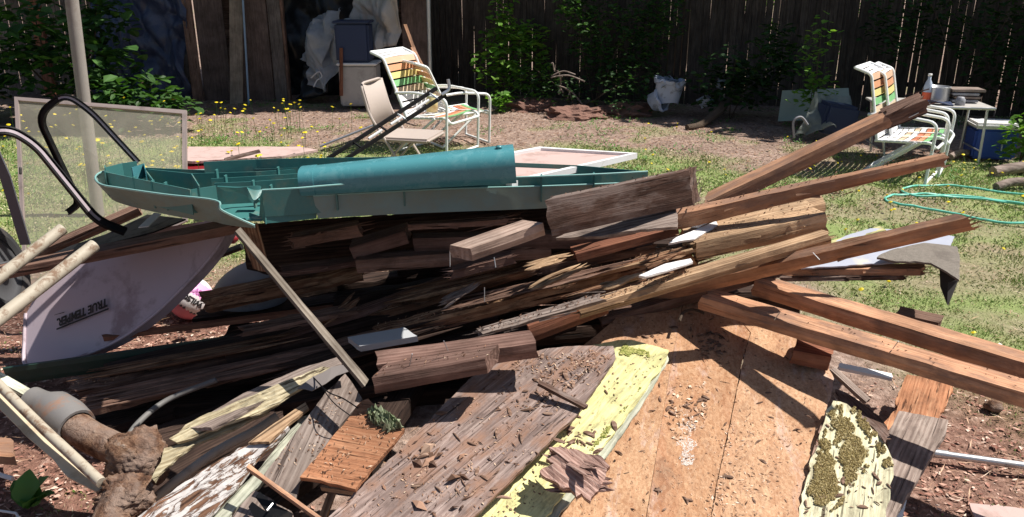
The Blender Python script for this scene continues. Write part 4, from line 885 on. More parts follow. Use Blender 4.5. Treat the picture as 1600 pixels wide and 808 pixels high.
for i, (a, b, z0, z1, w) in enumerate((((300, 500), (900, 425), .20, .40, .12), ((260, 560), (720, 500), .10, .22, .14), ((380, 470), (760, 410), .22, .42, .12), ((330, 610), (620, 540), .08, .20, .12), ((480, 600), (780, 500), .16, .34, .13), ((520, 470), (1000, 400), .34, .52, .1), ((640, 560), (900, 500), .3, .42, .12), ((410, 640), (600, 600), .12, .2, .12), ((235, 772), (450, 655), .07, .13, .16), ((190, 715), (430, 625), .06, .12, .13), ((300, 806), (470, 700), .09, .14, .12), ((90, 690), (270, 640), .04, .08, .13), ((420, 800), (560, 690), .1, .16, .16))):  # dark boards added to fill hollows that are only black with shade
    A = Z(*a, z0); B = Z(*b, z1); d = (B - A).normalized(); beam('beam', 'brown board, darkened for shade, buried inside the heap', 'board', A, B, A + V(-d.y, d.x, 0) * w, .045, M['inside'], group='boards buried inside the heap', rot=.005, rag=.02, cav=.01)
# --- planks running from lower left to upper right in the shade
bm('long dark green plastic trim strip crossing under the lavender tub', (4, 577, .15), (520, 505, .30), (4, 573, .15), .075, 'dgreen', 'trim', 'trim_strip', rot=.0006, rag=.001)
bm('thin dark red stick above the dark green trim strip', (160, 528, .22), (540, 478, .32), (160, 522, .22), .018, 'red', 'stick', 'stick')
bm('split grey board end under the green trim strip, lowest at the left', (118, 612, .14), (640, 500, .32), (108, 590, .15), .028, 'brown', cav=.02, rot=.006, rag=.02)
bm('splintered rotten plank below the split board at the left', (136, 643, .13), (560, 540, .26), (126, 622, .135), .022, 'brown', cav=.02, rot=.008, rag=.03, taper=.8)
bm('plank darkened for shade between the green trim and the diagonal strip', (170, 585, .18), (640, 478, .35), (160, 566, .18), .03, 'inside', rot=.005, rag=.02)
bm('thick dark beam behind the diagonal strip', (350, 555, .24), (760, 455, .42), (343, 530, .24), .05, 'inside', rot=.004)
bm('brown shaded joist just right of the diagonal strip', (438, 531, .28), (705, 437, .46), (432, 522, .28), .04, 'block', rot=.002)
bm('short ochre rotten timber beside the ball', (316, 468, .36), (566, 418, .46), (312, 455, .36), .065, 'rot', rot=.006, cav=.012, rag=.02)
bm('thin rotten lath with crumbs above the flaky beam', (560, 498, .33), (898, 402, .62), (553, 484, .33), .03, 'rot', rot=.005, cav=.02, rag=.02)
bm('dark lath below the crumbly lath', (470, 560, .25), (860, 462, .50), (462, 545, .25), .03, 'brown', rot=.005, rag=.02, cav=.01)
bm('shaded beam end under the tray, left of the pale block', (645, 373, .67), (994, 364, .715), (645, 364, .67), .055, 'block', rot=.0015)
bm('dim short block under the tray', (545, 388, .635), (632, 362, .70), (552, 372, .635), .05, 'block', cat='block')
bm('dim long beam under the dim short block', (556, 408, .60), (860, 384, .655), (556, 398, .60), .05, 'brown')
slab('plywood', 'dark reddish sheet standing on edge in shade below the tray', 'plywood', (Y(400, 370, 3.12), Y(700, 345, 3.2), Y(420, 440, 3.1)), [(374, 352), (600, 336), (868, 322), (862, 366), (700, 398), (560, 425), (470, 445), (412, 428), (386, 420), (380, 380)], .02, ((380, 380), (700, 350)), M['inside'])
slab('torn_board', 'torn brown board scrap hanging beside the ball', 'board', (Y(380, 380, 2.78), Y(420, 380, 2.78), Y(400, 440, 2.76)), [(368, 352), (402, 350), (425, 430), (395, 420), (388, 400), (378, 372)], .012, ((380, 360), (395, 420)), M['rot'])
bm('small white sawn block in the shade below the laths', (562, 542, .38), (652, 526, .40), (543, 526, .382), .022, 'shadewhite', 'block', 'block', rot=.0005, rag=.001)
for nm, lb, a, b_, c_, t_, n_, mt in (
    ('splintered_board', 'fibrous split board above the crumbly lath under the tray', (610, 476, .40), (890, 408, .60), (604, 460, .40), .016, 9, 'rot'),
    ('splintered_board', 'long thin slivers lying along the top of the crumbling beam', (700, 486, .46), (1000, 414, .66), (696, 474, .46), .01, 7, 'brown'),
    ('splintered_board', 'long brown slivers at the lower edge of the shaded planks on the left', (140, 640, .135), (560, 548, .27), (132, 618, .14), .014, 9, 'brown'),
    ('splintered_board', 'splintered plank end above the lower slivers on the left', (120, 600, .17), (480, 528, .30), (112, 586, .17), .014, 8, 'rot'),
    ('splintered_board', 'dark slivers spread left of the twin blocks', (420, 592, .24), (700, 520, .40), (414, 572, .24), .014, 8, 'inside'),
    ('splintered_board', 'frayed rotten strips between the long reddish lumber and the grey board', (880, 474, .55), (1110, 408, .66), (876, 464, .55), .012, 7, 'rot')):
    bundle(nm, lb, 'board', Z(*a), Z(*b_), Z(*c_), t_, n_, M[mt], .1, len(lb))
bm('dim stub end just right of the torn hanging scrap', (452, 372, .68), (560, 352, .73), (456, 362, .68), .045, 'brown', 'block', 'block', rot=.004, rag=.02)
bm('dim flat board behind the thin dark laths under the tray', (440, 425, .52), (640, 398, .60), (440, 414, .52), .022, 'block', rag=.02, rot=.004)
bm('broken brown slat end showing under the middle of the tray', (640, 352, .75), (790, 343, .78), (642, 346, .75), .02, 'brown', rag=.02, rot=.004)
bm('short tilted block end under the tray above the crumbly lath', (705, 425, .60), (800, 400, .65), (708, 414, .60), .03, 'block', 'block', 'block', rag=.015, rot=.003)
bm('dim plank under the long reddish lumber at the middle right', (840, 420, .58), (1020, 384, .66), (840, 412, .58), .03, 'brown', rag=.02, rot=.004)
bm('splintered lath in the shade left of the pale painted block', (380, 520, .34), (560, 484, .42), (376, 508, .34), .018, 'brown', 'lath', 'lath', rag=.03, rot=.005, cav=.01)
for a, b_, c_, t_, mt, lb in (((838, 452, .60), (912, 420, .66), (834, 444, .60), .012, 'tan', 'short sunlit split piece lying on the crumbling beam left of the white shard'), ((690, 482, .46), (742, 450, .53), (684, 474, .46), .012, 'grey', 'short grey split piece at the dark end of the crumbling beam'), ((945, 452, .62), (1008, 432, .66), (940, 444, .62), .014, 'tan', 'small tan split piece just below the thin white shard'), ((505, 508, .36), (560, 470, .44), (498, 500, .36), .012, 'rot', 'small rotten piece lying across the laths right of the diagonal strip'), ((818, 424, .63), (888, 404, .67), (814, 414, .63), .010, 'tan', 'sunlit crumbling end of the lath under the pale sawn block'), ((1005, 420, .68), (1080, 396, .74), (1002, 412, .68), .010, 'rot', 'rotten reddish end piece beside the thin white shard')):
    bundle('broken_piece', lb, 'wood piece', Z(*a), Z(*b_), Z(*c_), t_, 5, M[mt], .2, len(lb))
# --- rotten beams in the sun
bm('long crumbling beam across the middle of the heap', (590, 520, .34), (1084, 393, .70), (583, 508, .34), .055, 'rot', rot=.006, cav=.03, rag=.03)
bm('narrow light topped rail lying on the crumbling beam', (800, 462, .50), (1082, 391, .715), (797, 459, .50), .012, 'tan', rot=.002, rag=.01)
bm('dark block end framed by a light edge under the grey splintered board', (826, 511, .52), (947, 466, .585), (820, 500, .52), .06, 'red', rot=.001, cat='block')
bm('grey splintered board with a frayed lower edge in the middle', (757, 522, .555), (946, 468, .64), (746, 512, .56), .014, 'grey', rot=.005, rag=.02, cav=.01)
bm('long tan edged lumber passing under the big split block', (905, 483, .59), (1297, 366, .80), (900, 472, .59), .036, 'tan', rot=.002, rag=.01)
bm('lower dark lumber beside the tan edged one', (940, 500, .42), (1240, 412, .58), (935, 489, .42), .04, 'brown', rot=.002)
bm('long reddish lumber ending in a broken tip at the far right above the shingle scrap', (958, 473, .415), (1512, 342, .95), (950, 464, .417), .052, 'orange', rot=.0035, rag=.01)
bm('big split block with a sunlit grained top', (1087, 381, .735), (1292, 335, .815), (1062, 352, .735), .065, 'tan', cat='block', rot=.003, rag=.01)
bm('darker plank behind the big split block', (1120, 352, .72), (1252, 306, .80), (1105, 338, .72), .03, 'brown', rot=.003, rag=.01)
bm('pale sawn offcut against the right end of the split block', (1240, 332, .80), (1290, 318, .82), (1232, 312, .80), .03, 'tan', cat='block')
bm('long thin lumber with a frayed tip over the yard', (1056, 336, .81), (1479, 241, 1.03), (1050, 327, .812), .058, 'orange', rot=.003, rag=.012, taper=.35)
bm('long squared timber rising highest to the right over the lawn chair stack', (1100, 318, .69), (1438, 156, 1.13), (1106, 300, .69), .056, 'orange', rot=.002, rag=.006, taper=.75)
bm('dark notched chunk nailed to the top end of the squared timber', (1384, 181, 1.065), (1443, 157, 1.135), (1376, 170, 1.07), .055, 'brown', cat='block', rot=.006, rag=.02)
bm('thick dark board standing on edge against the tray', (852, 314, .93), (1078, 266, 1.0), (866, 306, .932), .118, 'dark', rot=.002, rag=.006)
slab('splintered_board', 'pale splintered wedge board under the thick dark board', 'board', P3((905, 365, .79), (1057, 325, .87), (1057, 352, .84)), [(868, 372), (905, 356), (960, 345), (1057, 320), (1058, 354), (990, 360), (940, 369), (905, 370)], .012, ((870, 370), (1057, 330)), M['grey'], rag=.006)
bm('pale sawn block jutting left from under the dark board', (736, 389, .80), (850, 349, .85), (702, 382, .80), .046, 'jb', 'block', 'block', rot=.0015, rag=.003)
bm('shaded board below the splintered wedge', (900, 398, .66), (1060, 356, .74), (890, 385, .66), .03, 'red')
# white shards
for lb, z_, ol in (('upper long white shard among the lumber ends', .77, [(1068, 352), (1092, 340), (1167, 310), (1163, 316), (1141, 330), (1092, 352)]), ('lower short white shard among the lumber ends', .745, [(1045, 380), (1057, 371), (1119, 345), (1122, 352), (1085, 373)]), ('thin white shard lying by the crumbling beam end', .70, [(998, 430), (1040, 412), (1079, 404), (1083, 409), (1040, 423), (1008, 432)])):
    slab('white_shard', lb, 'shard', P3((ol[0][0], ol[0][1], z_), (ol[2][0], ol[2][1], z_ + .02), (ol[-1][0], ol[-1][1], z_)), ol, .008, (ol[0], ol[2]), M['white'], rag=.002)
# right side lumber pair
bm('nearer of the two parallel reddish lumbers descending to the right', (1094, 464, .535), (1640, 626, .50), (1113, 450, .535), .047, 'orange', 'board', 'beam', k=1.25, rot=.0028, rag=.009)
bm('farther of the two parallel reddish lumbers descending to the right', (1176, 440, .53), (1650, 583, .51), (1190, 428, .53), .055, 'orange', 'board', 'beam', k=1.25, rot=.0028, rag=.009)
bm('short block wedged below the parallel lumbers', (1240, 548, .44), (1300, 560, .42), (1250, 520, .44), .05, 'red', 'block', 'block')
bm('dark stub sticking out behind the farther lumber', (1400, 490, .40), (1468, 505, .38), (1408, 478, .40), .05, 'brown', 'block', 'block')
slab('white_chip', 'small white paint chip lying on the farther lumber', 'chip', P3((1555, 545, .40), (1580, 545, .40), (1560, 555, .39)), [(1553, 540), (1562, 536), (1580, 548), (1574, 553), (1560, 550)], .006, ((1555, 540), (1578, 550)), M['white'], rag=.001)
# shingle scrap
slab('coated_sheet', 'bluish wet coated sheet under the long reddish lumber', 'sheet', P3((1260, 412, .585), (1450, 385, .60), (1330, 360, .60)), [(1252, 417), (1285, 390), (1320, 372), (1360, 360), (1450, 360), (1492, 368), (1480, 396), (1420, 406), (1330, 411)], .006, ((1260, 410), (1450, 380)), M['bluewet'], rag=.004, warp=.03)
slab('yellow_strip', 'yellow peeling strip along the far edge of the bluish sheet', 'strip', P3((1260, 400, .60), (1400, 360, .62), (1290, 385, .60)), [(1250, 400), (1290, 378), (1375, 353), (1385, 360), (1320, 376), (1285, 396), (1262, 410)], .005, ((1260, 400), (1380, 356)), M['yellow'], rag=.004)
g = slab('shingle_scrap', 'scrap of gritty tan roof shingle with a curled down corner', 'shingle', P3((1376, 402, .615), (1490, 390, .625), (1440, 380, .625)), [(1370, 403), (1380, 396), (1396, 390), (1445, 377), (1470, 380), (1496, 382), (1500, 402), (1499, 436), (1480, 424), (1455, 412), (1430, 409), (1400, 410)], .008, ((1376, 402), (1490, 390)), M['grit'], rag=.003, warp=.03)
ribbon('curled_corner', [Z(1470, 417, .60), Z(1484, 424, .60), Z(1499, 432, .60)], [Z(1471, 448, .54), Z(1482, 477, .50), Z(1497, 440, .56)], .006, plain('shingle_back', (.03, .028, .027), .9), g)
bm('cracked reddish lumber supporting the shingle scrap', (1205, 423, .555), (1440, 420, .575), (1215, 413, .555), .028, 'orange', rot=.003, rag=.02)
bm('thin dark lath under the shingle scrap', (1222, 434, .535), (1415, 432, .545), (1222, 428, .535), .016, 'dark', rot=.003, rag=.02)
# --- particle board sheets in the foreground
PB = P3((1000, 500, .42), (850, 808, .22), (1240, 808, .22)); G1 = ((1030, 560), (1000, 808))
slab('particle_board', 'left sheet of orange particle board in the foreground', 'particle board', PB, [(905, 545), (960, 500), (985, 462), (1068.3, 460), (1062.3, 500), (1048.3, 570), (1030.3, 680), (1009, 810), (996, 880), (800, 880), (860, 790), (940, 650)], .014, G1, M['pboard'], rag=.0003, warp=0)
pbm = slab('particle_board', 'middle sheet of orange particle board with a pale scuff', 'particle board', PB, [(1070, 460), (1120, 460), (1172.4, 520), (1160.4, 560), (1140.4, 660), (1118.4, 760), (1098.4, 880), (997, 880), (1010, 810), (1030.6, 680), (1048.6, 570), (1062.6, 500)], .014, G1, M['pboard2'], rag=.0003, warp=0)
slab('particle_board', 'right sheet of orange particle board with a rounded outer edge', 'particle board', PB, [(1122, 460), (1180, 480), (1240, 520), (1288, 565), (1303, 592), (1298, 620), (1284, 660), (1268, 712), (1257, 760), (1248, 808), (1240, 880), (1100, 880), (1120, 760), (1142, 660), (1162, 560), (1174, 520)], .014, G1, M['pboard3'], rag=.003, warp=.008)
# mossy siding and right boards
slab('mossy_siding', 'mossy yellow siding scrap beside the particle board', 'siding', P3((1300, 630, .36), (1250, 808, .225), (1390, 808, .225)), [(1294, 640), (1302, 626), (1324, 630), (1350, 655), (1382, 688), (1396, 722), (1392, 770), (1386, 808), (1378, 880), (1238, 880), (1246, 812), (1256, 764), (1270, 716), (1285, 668)], .016, ((1330, 650), (1310, 808)), M['ystripe'], rag=.007)
slab('dark_scrap', 'curled black scrap at the upper tip of the mossy siding', 'scrap', P3((1320, 600, .33), (1390, 660, .31), (1345, 640, .32)), [(1305, 605), (1325, 612), (1345, 625), (1372, 650), (1385, 668), (1382, 700), (1362, 672), (1335, 650), (1312, 628)], .008, ((1310, 610), (1380, 690)), M['dark'], rag=.008, warp=.05)
bm('thin grey lath below the parallel lumbers', (1297, 578, .24), (1352, 628, .17), (1306, 573, .24), .014, 'grey', 'lath', 'lath')
bm('broken white painted strip below the parallel lumbers', (1308, 574, .17), (1393, 592, .12), (1312, 566, .17), .012, 'white', 'strip', 'strip', rot=.002, rag=.008)
slab('torn_board', 'torn orange board lying under the nearer lumber', 'board', P3((1430, 600, .12), (1480, 610, .12), (1400, 660, .10)), [(1418, 585), (1490, 597), (1480, 628), (1457, 672), (1380, 672), (1383, 654), (1402, 640), (1400, 622)], .02, ((1440, 600), (1420, 665)), M['ply'], rag=.008)
slab('grey_board', 'weathered grey board leaning over the torn orange board', 'board', P3((1430, 650, .17), (1475, 660, .17), (1390, 790, .12)), [(1404, 642), (1482, 656), (1479, 674), (1440, 738), (1405, 796), (1382, 835), (1340, 835), (1372, 790), (1388, 740), (1386, 680)], .026, ((1445, 650), (1380, 800)), M['grey'], rag=.003)
slab('white_board', 'white board corner beside the grey board', 'board', P3((1420, 765, .10), (1400, 808, .08), (1385, 808, .09)), [(1420, 758), (1418, 775), (1404, 840), (1360, 850)], .012, ((1420, 765), (1395, 830)), M['white'], rag=.001)
A = Z(1452, 707, .035); B = Z(1640, 733, .035)
g = tubeo('metal_pipe', [A, ext(A, B, 1.3)], .0125, M['steel'], label='galvanised metal pipe lying on the grass at the right', cat='pipe', n=12)
tubeo('coupling', [A + (B - A) * .04, A + (B - A) * .16], .0148, M['steel'], g, n=12)
slab('flat_board', 'faded reddish board on the ground at the lower right corner', 'board', P3((1520, 790, .03), (1600, 800, .03), (1540, 840, .03)), [(1515, 786), (1560, 790), (1650, 800), (1680, 870), (1530, 870), (1524, 810)], .014, ((1520, 800), (1600, 806)), M['pink'], rag=.003)
# --- yellow siding and brown panel
YP = P3((1000, 540, .445), (740, 808, .262), (850, 808, .262))
YP2 = tuple(p - V(0, 0, .014) for p in YP)
slab('siding_underlayer', 'pale green layer showing under the right edge of the yellow siding', 'siding', YP2, [(1000, 545), (1042, 553), (1046, 560), (1012, 620), (970, 680), (938, 725), (864, 815), (810, 880), (760, 880), (860, 780), (960, 640)], .01, ((1040, 560), (860, 800)), M['pale'], rag=.004)
slab('yellow_siding', 'sunlit yellow painted siding strip in the foreground', 'siding', YP, [(915, 542), (945, 535), (985, 530), (1045, 547), (1035, 572), (1005, 612), (970, 664), (930, 712), (860, 798), (792, 880), (640, 880), (700, 800), (860, 640)], .012, ((1010, 560), (790, 808)), M['yellow'], rag=.006)
PP = P3((850, 545, .50), (515, 808, .325), (730, 808, .31))
pn = slab('weathered_siding', 'large weathered brown siding panel covered in bits in the foreground', 'panel', PP, [(733, 592), (770, 571), (800, 556), (852, 545), (905, 540), (958, 541), (962, 558), (935, 600), (905, 643), (860, 688), (800, 748), (735, 812), (680, 880), (440, 880), (515, 806), (590, 736), (650, 678)], .018, ((900, 560), (610, 808)), M['panel'], rag=.004, rel=.002)
# knot hole ring
b = bmesh.new(); 
# twin blocks in the centre
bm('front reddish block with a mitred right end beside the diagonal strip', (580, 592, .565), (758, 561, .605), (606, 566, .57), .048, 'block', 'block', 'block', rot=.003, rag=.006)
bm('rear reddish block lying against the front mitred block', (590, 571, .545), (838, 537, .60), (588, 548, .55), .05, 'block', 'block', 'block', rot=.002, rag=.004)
# diagonal strip
bm('narrow grey strip leaning diagonally from the tray to the blocks', (366, 360, .85), (569, 604, .545), (376, 354, .852), .011, 'strip', 'strip', 'strip', rot=.0015, rag=.008)
g = slab('splinter_chunk', 'jagged splintered wood chunk standing on the yellow siding', 'wood chunk', P3((850, 735, .385), (940, 725, .40), (905, 770, .355)), [(843, 736), (866, 724), (853, 716), (872, 710), (857, 700), (878, 697), (905, 704), (939, 712), (953, 728), (941, 758), (922, 783), (908, 772), (900, 776), (890, 762), (880, 764), (868, 752), (853, 745)], .028, ((850, 705), (930, 770)), M['chunk'], rag=.006, rel=.007, step=.008, grid=.012)
bundle('splinter_layer', None, None, Z(852, 712, .385), Z(925, 745, .405), Z(868, 700, .385), .008, 5, M['chunk'], .14, 3, parent=g)
bundle('torn_layer', None, None, Z(860, 762, .335), Z(945, 770, .36), Z(856, 738, .345), .018, 6, M['chunk'], .15, 9, parent=g)
bm('dark jagged stick lying across the panel edge', (841, 600, .48), (914, 638, .43), (846, 594, .482), .012, 'dark', 'stick', 'stick', rot=.004, rag=.008)
# --- lower left pieces
slab('plank', 'dim grey plank behind the yellowed rotten siding', 'board', P3((330, 645, .40), (520, 565, .48), (400, 600, .42)), [(290, 668), (380, 615), (470, 575), (535, 556), (528, 575), (430, 618), (330, 668)], .012, ((330, 650), (520, 565)), M['grey'])
slab('rotten_siding', 'upper yellowed rotten siding with split edges at the lower left', 'siding', P3((266, 676, .38), (502, 575, .50), (416, 640, .43)), [(264, 684), (290, 664), (326, 646), (396, 618), (450, 594), (502, 572), (519, 575), (500, 591), (470, 606), (432, 630), (416, 641), (380, 654), (349, 665), (276, 692)], .012, ((266, 680), (510, 574)), M['yrot'], rag=.006, rel=.005)
slab('rotten_siding', 'lower frayed layer of yellowed rotten siding ending beside the rusty lump', 'siding', P3((262, 700, .35), (412, 638, .40), (280, 712, .34)), [(258, 700), (286, 690), (349, 668), (412, 636), (420, 642), (380, 662), (349, 676), (300, 696), (268, 724), (242, 752), (236, 748), (252, 722)], .012, ((262, 700), (412, 638)), M['yrot'], rag=.006, rel=.005)
slab('flaky_board', 'white flaking rotten board at the bottom left', 'board', P3((266, 772, .31), (442, 666, .40), (346, 785, .30)), [(180, 840), (217, 806), (266, 770), (312, 736), (359, 710), (400, 686), (442, 664), (452, 668), (425, 694), (399, 718), (386, 740), (346, 786), (322, 812), (280, 870), (160, 870)], .018, ((240, 800), (440, 668)), M['flake'], rag=.006, rel=.006)
slab('board', 'short brown strip above the white flaking board', 'board', P3((392, 689, .385), (477, 630, .43), (480, 640, .425)), [(388, 692), (420, 668), (477, 628), (482, 637), (447, 666), (420, 690)], .01, ((392, 689), (477, 630)), M['tan'], rag=.003)
slab('painted_strip', 'long pale green strip between the flaking board and the grey board', 'strip', P3((346, 782, .285), (475, 649, .40), (412, 746, .32)), [(300, 850), (346, 790), (400, 738), (470, 652), (482, 648), (480, 660), (440, 720), (412, 750), (366, 796), (330, 850)], .012, ((346, 782), (475, 649)), M['pale'], rag=.004)
slab('grey_board', 'wide grey brown board with bent wire in the lower left', 'board', P3((480, 652, .42), (545, 600, .455), (470, 760, .34)), [(412, 742), (440, 706), (479, 653), (509, 614), (540, 584), (552, 600), (566, 624), (532, 664), (499, 712), (469, 752), (463, 780), (440, 764)], .016, ((470, 750), (540, 600)), M['grey'], rag=.003)
slab('bent_flashing', 'torn bent grey metal flashing by the foot of the diagonal strip', 'flashing', P3((480, 608, .46), (545, 578, .50), (520, 604, .47)), [(468, 614), (492, 594), (520, 578), (548, 572), (550, 583), (528, 592), (512, 606), (490, 616)], .004, ((480, 608), (545, 578)), plain('dull_flashing', (.20, .175, .165), .6), rag=.006, warp=.05)
slab('plywood_square', 'orange plywood offcut with a broken left edge beside the brown panel', 'plywood', P3((566, 628, .47), (631, 671, .44), (500, 750, .38)), [(468, 745), (500, 706), (535, 664), (566, 626), (575, 622), (604, 646), (632, 670), (622, 684), (588, 722), (555, 764), (501, 751)], .016, ((470, 745), (556, 762)), M['ply'], rag=.004, rel=.003)
bm('thin light stick under the plywood offcut', (500, 762, .33), (556, 770, .33), (503, 757, .33), .012, 'tan', 'stick', 'stick')
bm('short pale stick standing in the gap under the plywood offcut', (496, 815, .27), (513, 770, .31), (506, 815, .27), .012, 'tan', 'stick', 'stick')
bm('long thin reddish stick crossing the lower left gap', (384, 730, .40), (500, 815, .33), (390, 725, .40), .010, 'orange', 'stick', 'stick')
slab('backing_board', 'beige board carrying the metal latch at the bottom edge', 'board', P3((396, 770, .30), (440, 790, .30), (380, 808, .28)), [(340, 850), (368, 800), (396, 766), (408, 770), (455, 800), (480, 850)], .012, ((396, 770), (360, 830)), M['grey'], rag=.003)
g = slab('metal_latch', 'bent dark metal latch plates on the beige board', 'latch', P3((402, 775, .325), (450, 800, .325), (400, 800, .31)), [(399, 777), (406, 768), (420, 782), (427, 781), (433, 790), (448, 797), (457, 802), (450, 830), (430, 820), (416, 800)], .004, ((402, 775), (450, 800)), M['black'], rag=.0005, rel=0, step=.01)
tubeo('rod', [Z(426, 787, .34), Z(417, 798, .335)], .003, M['steel'], g, n=6)
slab('plate', None, None, P3((390, 790, .315), (420, 808, .315), (395, 808, .305)), [(388, 792), (394, 784), (425, 806), (420, 830), (400, 815)], .004, ((390, 790), (420, 808)), M['black'], rag=.0005, rel=0, step=.01, parent=g)
# curved pipes
tubeo('grey_hose', smoothpath([Z(190, 700, .16), Z(215, 662, .17), Z(262, 625, .19), Z(338, 594, .24)], 8), .010, plain('dim_grey_tube', (.16, .155, .15), .6), label='dim grey curved tube in the hollow above the rusty lump', cat='tube', n=10)
tubeo('plastic_tube', smoothpath([Z(215, 806, .16), Z(250, 772, .19), Z(309, 726, .24), Z(349, 699, .27), Z(399, 673, .31), Z(434, 650, .34)], 8), .014, plain('old_plastic_tube', (.45, .42, .36), .6, dirt=(.2, .16, .12)), label='long pale curved tube under the yellowed siding', cat='tube', n=10)
# handles and tools at the left
def pole(lab, a, b, r, k=1.2, hollow=.8, name='handle', mat='cream'):
    A, B = Y(*a), Y(*b); return tubeo(name, [A, ext(A, B, k)], r, M[mat], label=lab, cat='handle', n=16, hollow=hollow)
pole('upper cream pole end with brown stains at the left edge', (98, 357, 2.55), (-30, 456, 2.3), .0195)
pole('lower cream pole end with brown stains in front of the lavender tub', (148, 383, 2.5), (-30, 520, 2.15), .021)
g = tubeo('cream_rail', [Z(158, 754, .30), Z(70, 672, .36), Z(-15, 588, .42), Z(-60, 544, .45)], .0145, M['cream'], label='chipped cream metal rail with a curved plate at the lower left', cat='rail', n=12)
slab('curved_plate', None, None, P3((0, 640, .35), (150, 764, .27), (60, 655, .34)), [(-20, 610), (0, 640), (40, 680), (80, 715), (105, 745), (150, 768), (164, 762), (140, 738), (90, 690), (40, 640), (0, 600)], .006, ((0, 620), (150, 760)), plain('beige_plate', (.62, .52, .37), .6, dirt=(.3, .2, .12)), rag=.001, rel=0, parent=g)
bm('flat pale bar behind the cream rail', (-20, 585, .40), (62, 632, .35), (-12, 573, .40), .01, 'pale', 'bar', 'bar', rot=.0005)
# flared collar on a buried pipe
ctr = [Z(50, 626, .34), Z(60, 630, .337), Z(70, 634, .335), Z(84, 641, .33), Z(104, 655, .32), Z(120, 668, .31)]
g = tubeo('pipe_collar', ctr, 1, plain('old_grey_collar', (.18, .17, .165), .45, .2, dirt=(.3, .14, .07), damt=.8, thr=.55), label='flared grey rubber collar on a muddy brown pipe at the lower left', cat='pipe', n=22, scale=[.044, .043, .045, .062, .064, .058], hollow=.86)
tubeo('muddy_pipe', smoothpath([Z(112, 662, .315), Z(140, 682, .29), Z(190, 706, .25), Z(230, 730, .22)], 5), .047, M['rust'], g, n=14)
def lump(name, label, c, sz, mat, sd, amp=.35, cat='lump', sub=5, parent=None):
    b = bmesh.new(); bmesh.ops.create_icosphere(b, subdivisions=sub, radius=1)
    for v in b.verts:
        p = v.co.copy(); vd_ = noise.voronoi(p * 2.6 + V(sd, 0, 0))[0]; k = 1 + amp * (nz(p * 1.4 + V(sd, 0, 0)) * .9 + .25 * (vd_[1] - vd_[0]) - .1 + .35 * abs(nz(p * 5 + V(0, sd, 0))) + .25 * nz(p * 11) + .14 * nz(p * 26)); v.co = Vector((p.x * sz[0], p.y * sz[1], p.z * sz[2])) * k
    me = bpy.data.meshes.new(name); b.to_mesh(me); b.free(); me.materials.append(mat); me.polygons.foreach_set('use_smooth', [True] * len(me.polygons)); return tag(place(name, me, Matrix.Translation(c), parent), label, cat)
lump('rusty_lump', 'large rusty earth crusted lump at the lower left', Z(214, 716, .30), (.088, .078, .082), M['rust'], 3)
lump('rusty_lump', 'smaller broken rusty lump below the large one', Z(196, 772, .25), (.075, .07, .05), M['rust'], 8, .5)
tubeo('broken_pipe', smoothpath([Z(196, 765, .26), Z(176, 812, .22), Z(150, 880, .18)], 6), .052, M['rust'], label='earth crusted pipe stub running out of the bottom left', cat='pipe', n=16)
tubeo('wire', smoothpath([Z(168, 740, .26), Z(172, 715, .30), Z(185, 700, .34), Z(192, 697, .35)], 5), .003, M['steel'], label='thin bent wire around the large rusty lump', cat='wire', n=6)
bm('small fresh red brown block cut by the left edge', (-30, 712, .12), (22, 716, .12), (-30, 680, .12), .03, 'orange', 'block', 'block')
bm('pale broken lath on the ground at the left edge', (-30, 618, .06), (30, 634, .06), (-30, 606, .06), .01, 'tan', 'lath', 'lath', rag=.01)
tubeo('white_stick', [Z(-20, 736, .07), Z(20, 748, .06)], .008, M['white'], label='short white stick on the mulch at the left edge', cat='stick', n=7)
tubeo('white_stick', [Z(-20, 795, .03), Z(25, 802, .03), Z(32, 812, .03)], .004, M['white'], label='thin white bent stick in the bottom left corner', cat='stick', n=7)
bm('pale splintered board on the mulch beside the ball', (190, 512, .06), (250, 500, .08), (196, 500, .06), .012, 'tan', 'board', 'board', rag=.02)
# leafy weed at lower left
def bigleaf(name, base, tip, w, mat, parent=None, curl=.2):
    d = tip - base; L = d.length; s = d.cross(V(0, 0, 1)).normalized(); n = s.cross(d).normalized(); vs = []; fs = []; N = 16
    for i in range(N + 1):
        t = i / N; ww = w * (math.sin(math.pi * min(1, t ** .75 * .97 + .03)) ** .7) * (1 + .05 * math.sin(t * 19)); c = base + d * t + n * (curl * L * math.sin(t * 2.6) * .5)
        for j in (-2, -1, 0, 1, 2): vs.append(c + s * ww * j / 2 + n * (abs(j) * .14 * ww + .03 * ww * math.sin(i * .9 + j)) - base)
    for i in range(N):
        for j in range(4): a = i * 5 + j; fs.append((a, a + 1, a + 6, a + 5))
    return place(name, mesh(name, vs, fs, mat, True), Matrix.Translation(base), parent)
lf = leafm('big_leaf', (.07, .20, .05), (.12, .28, .07), .2)
b0 = Z(48, 792, .03); g = empty('leafy_weed', b0, 'broad leaved green weed growing from the mulch at the lower left', 'plant')
for (u, v, z_, w) in ((22, 752, .08, .035), (48, 732, .14, .045), (80, 745, .12, .042), (70, 775, .09, .035), (30, 780, .06, .03), (88, 772, .07, .03)): bigleaf('leaf', b0, Z(u, v, z_), w, lf, g)
b0 = Z(20, 478, .0); g = empty('leafy_weed', b0, 'bright leaf poking up between the cream poles', 'plant')
for (u, v, z_) in ((28, 438, .1), (42, 455, .08), (12, 455, .06)): bigleaf('leaf', b0, Z(u, v, z_), .03, M['leafb'], g)

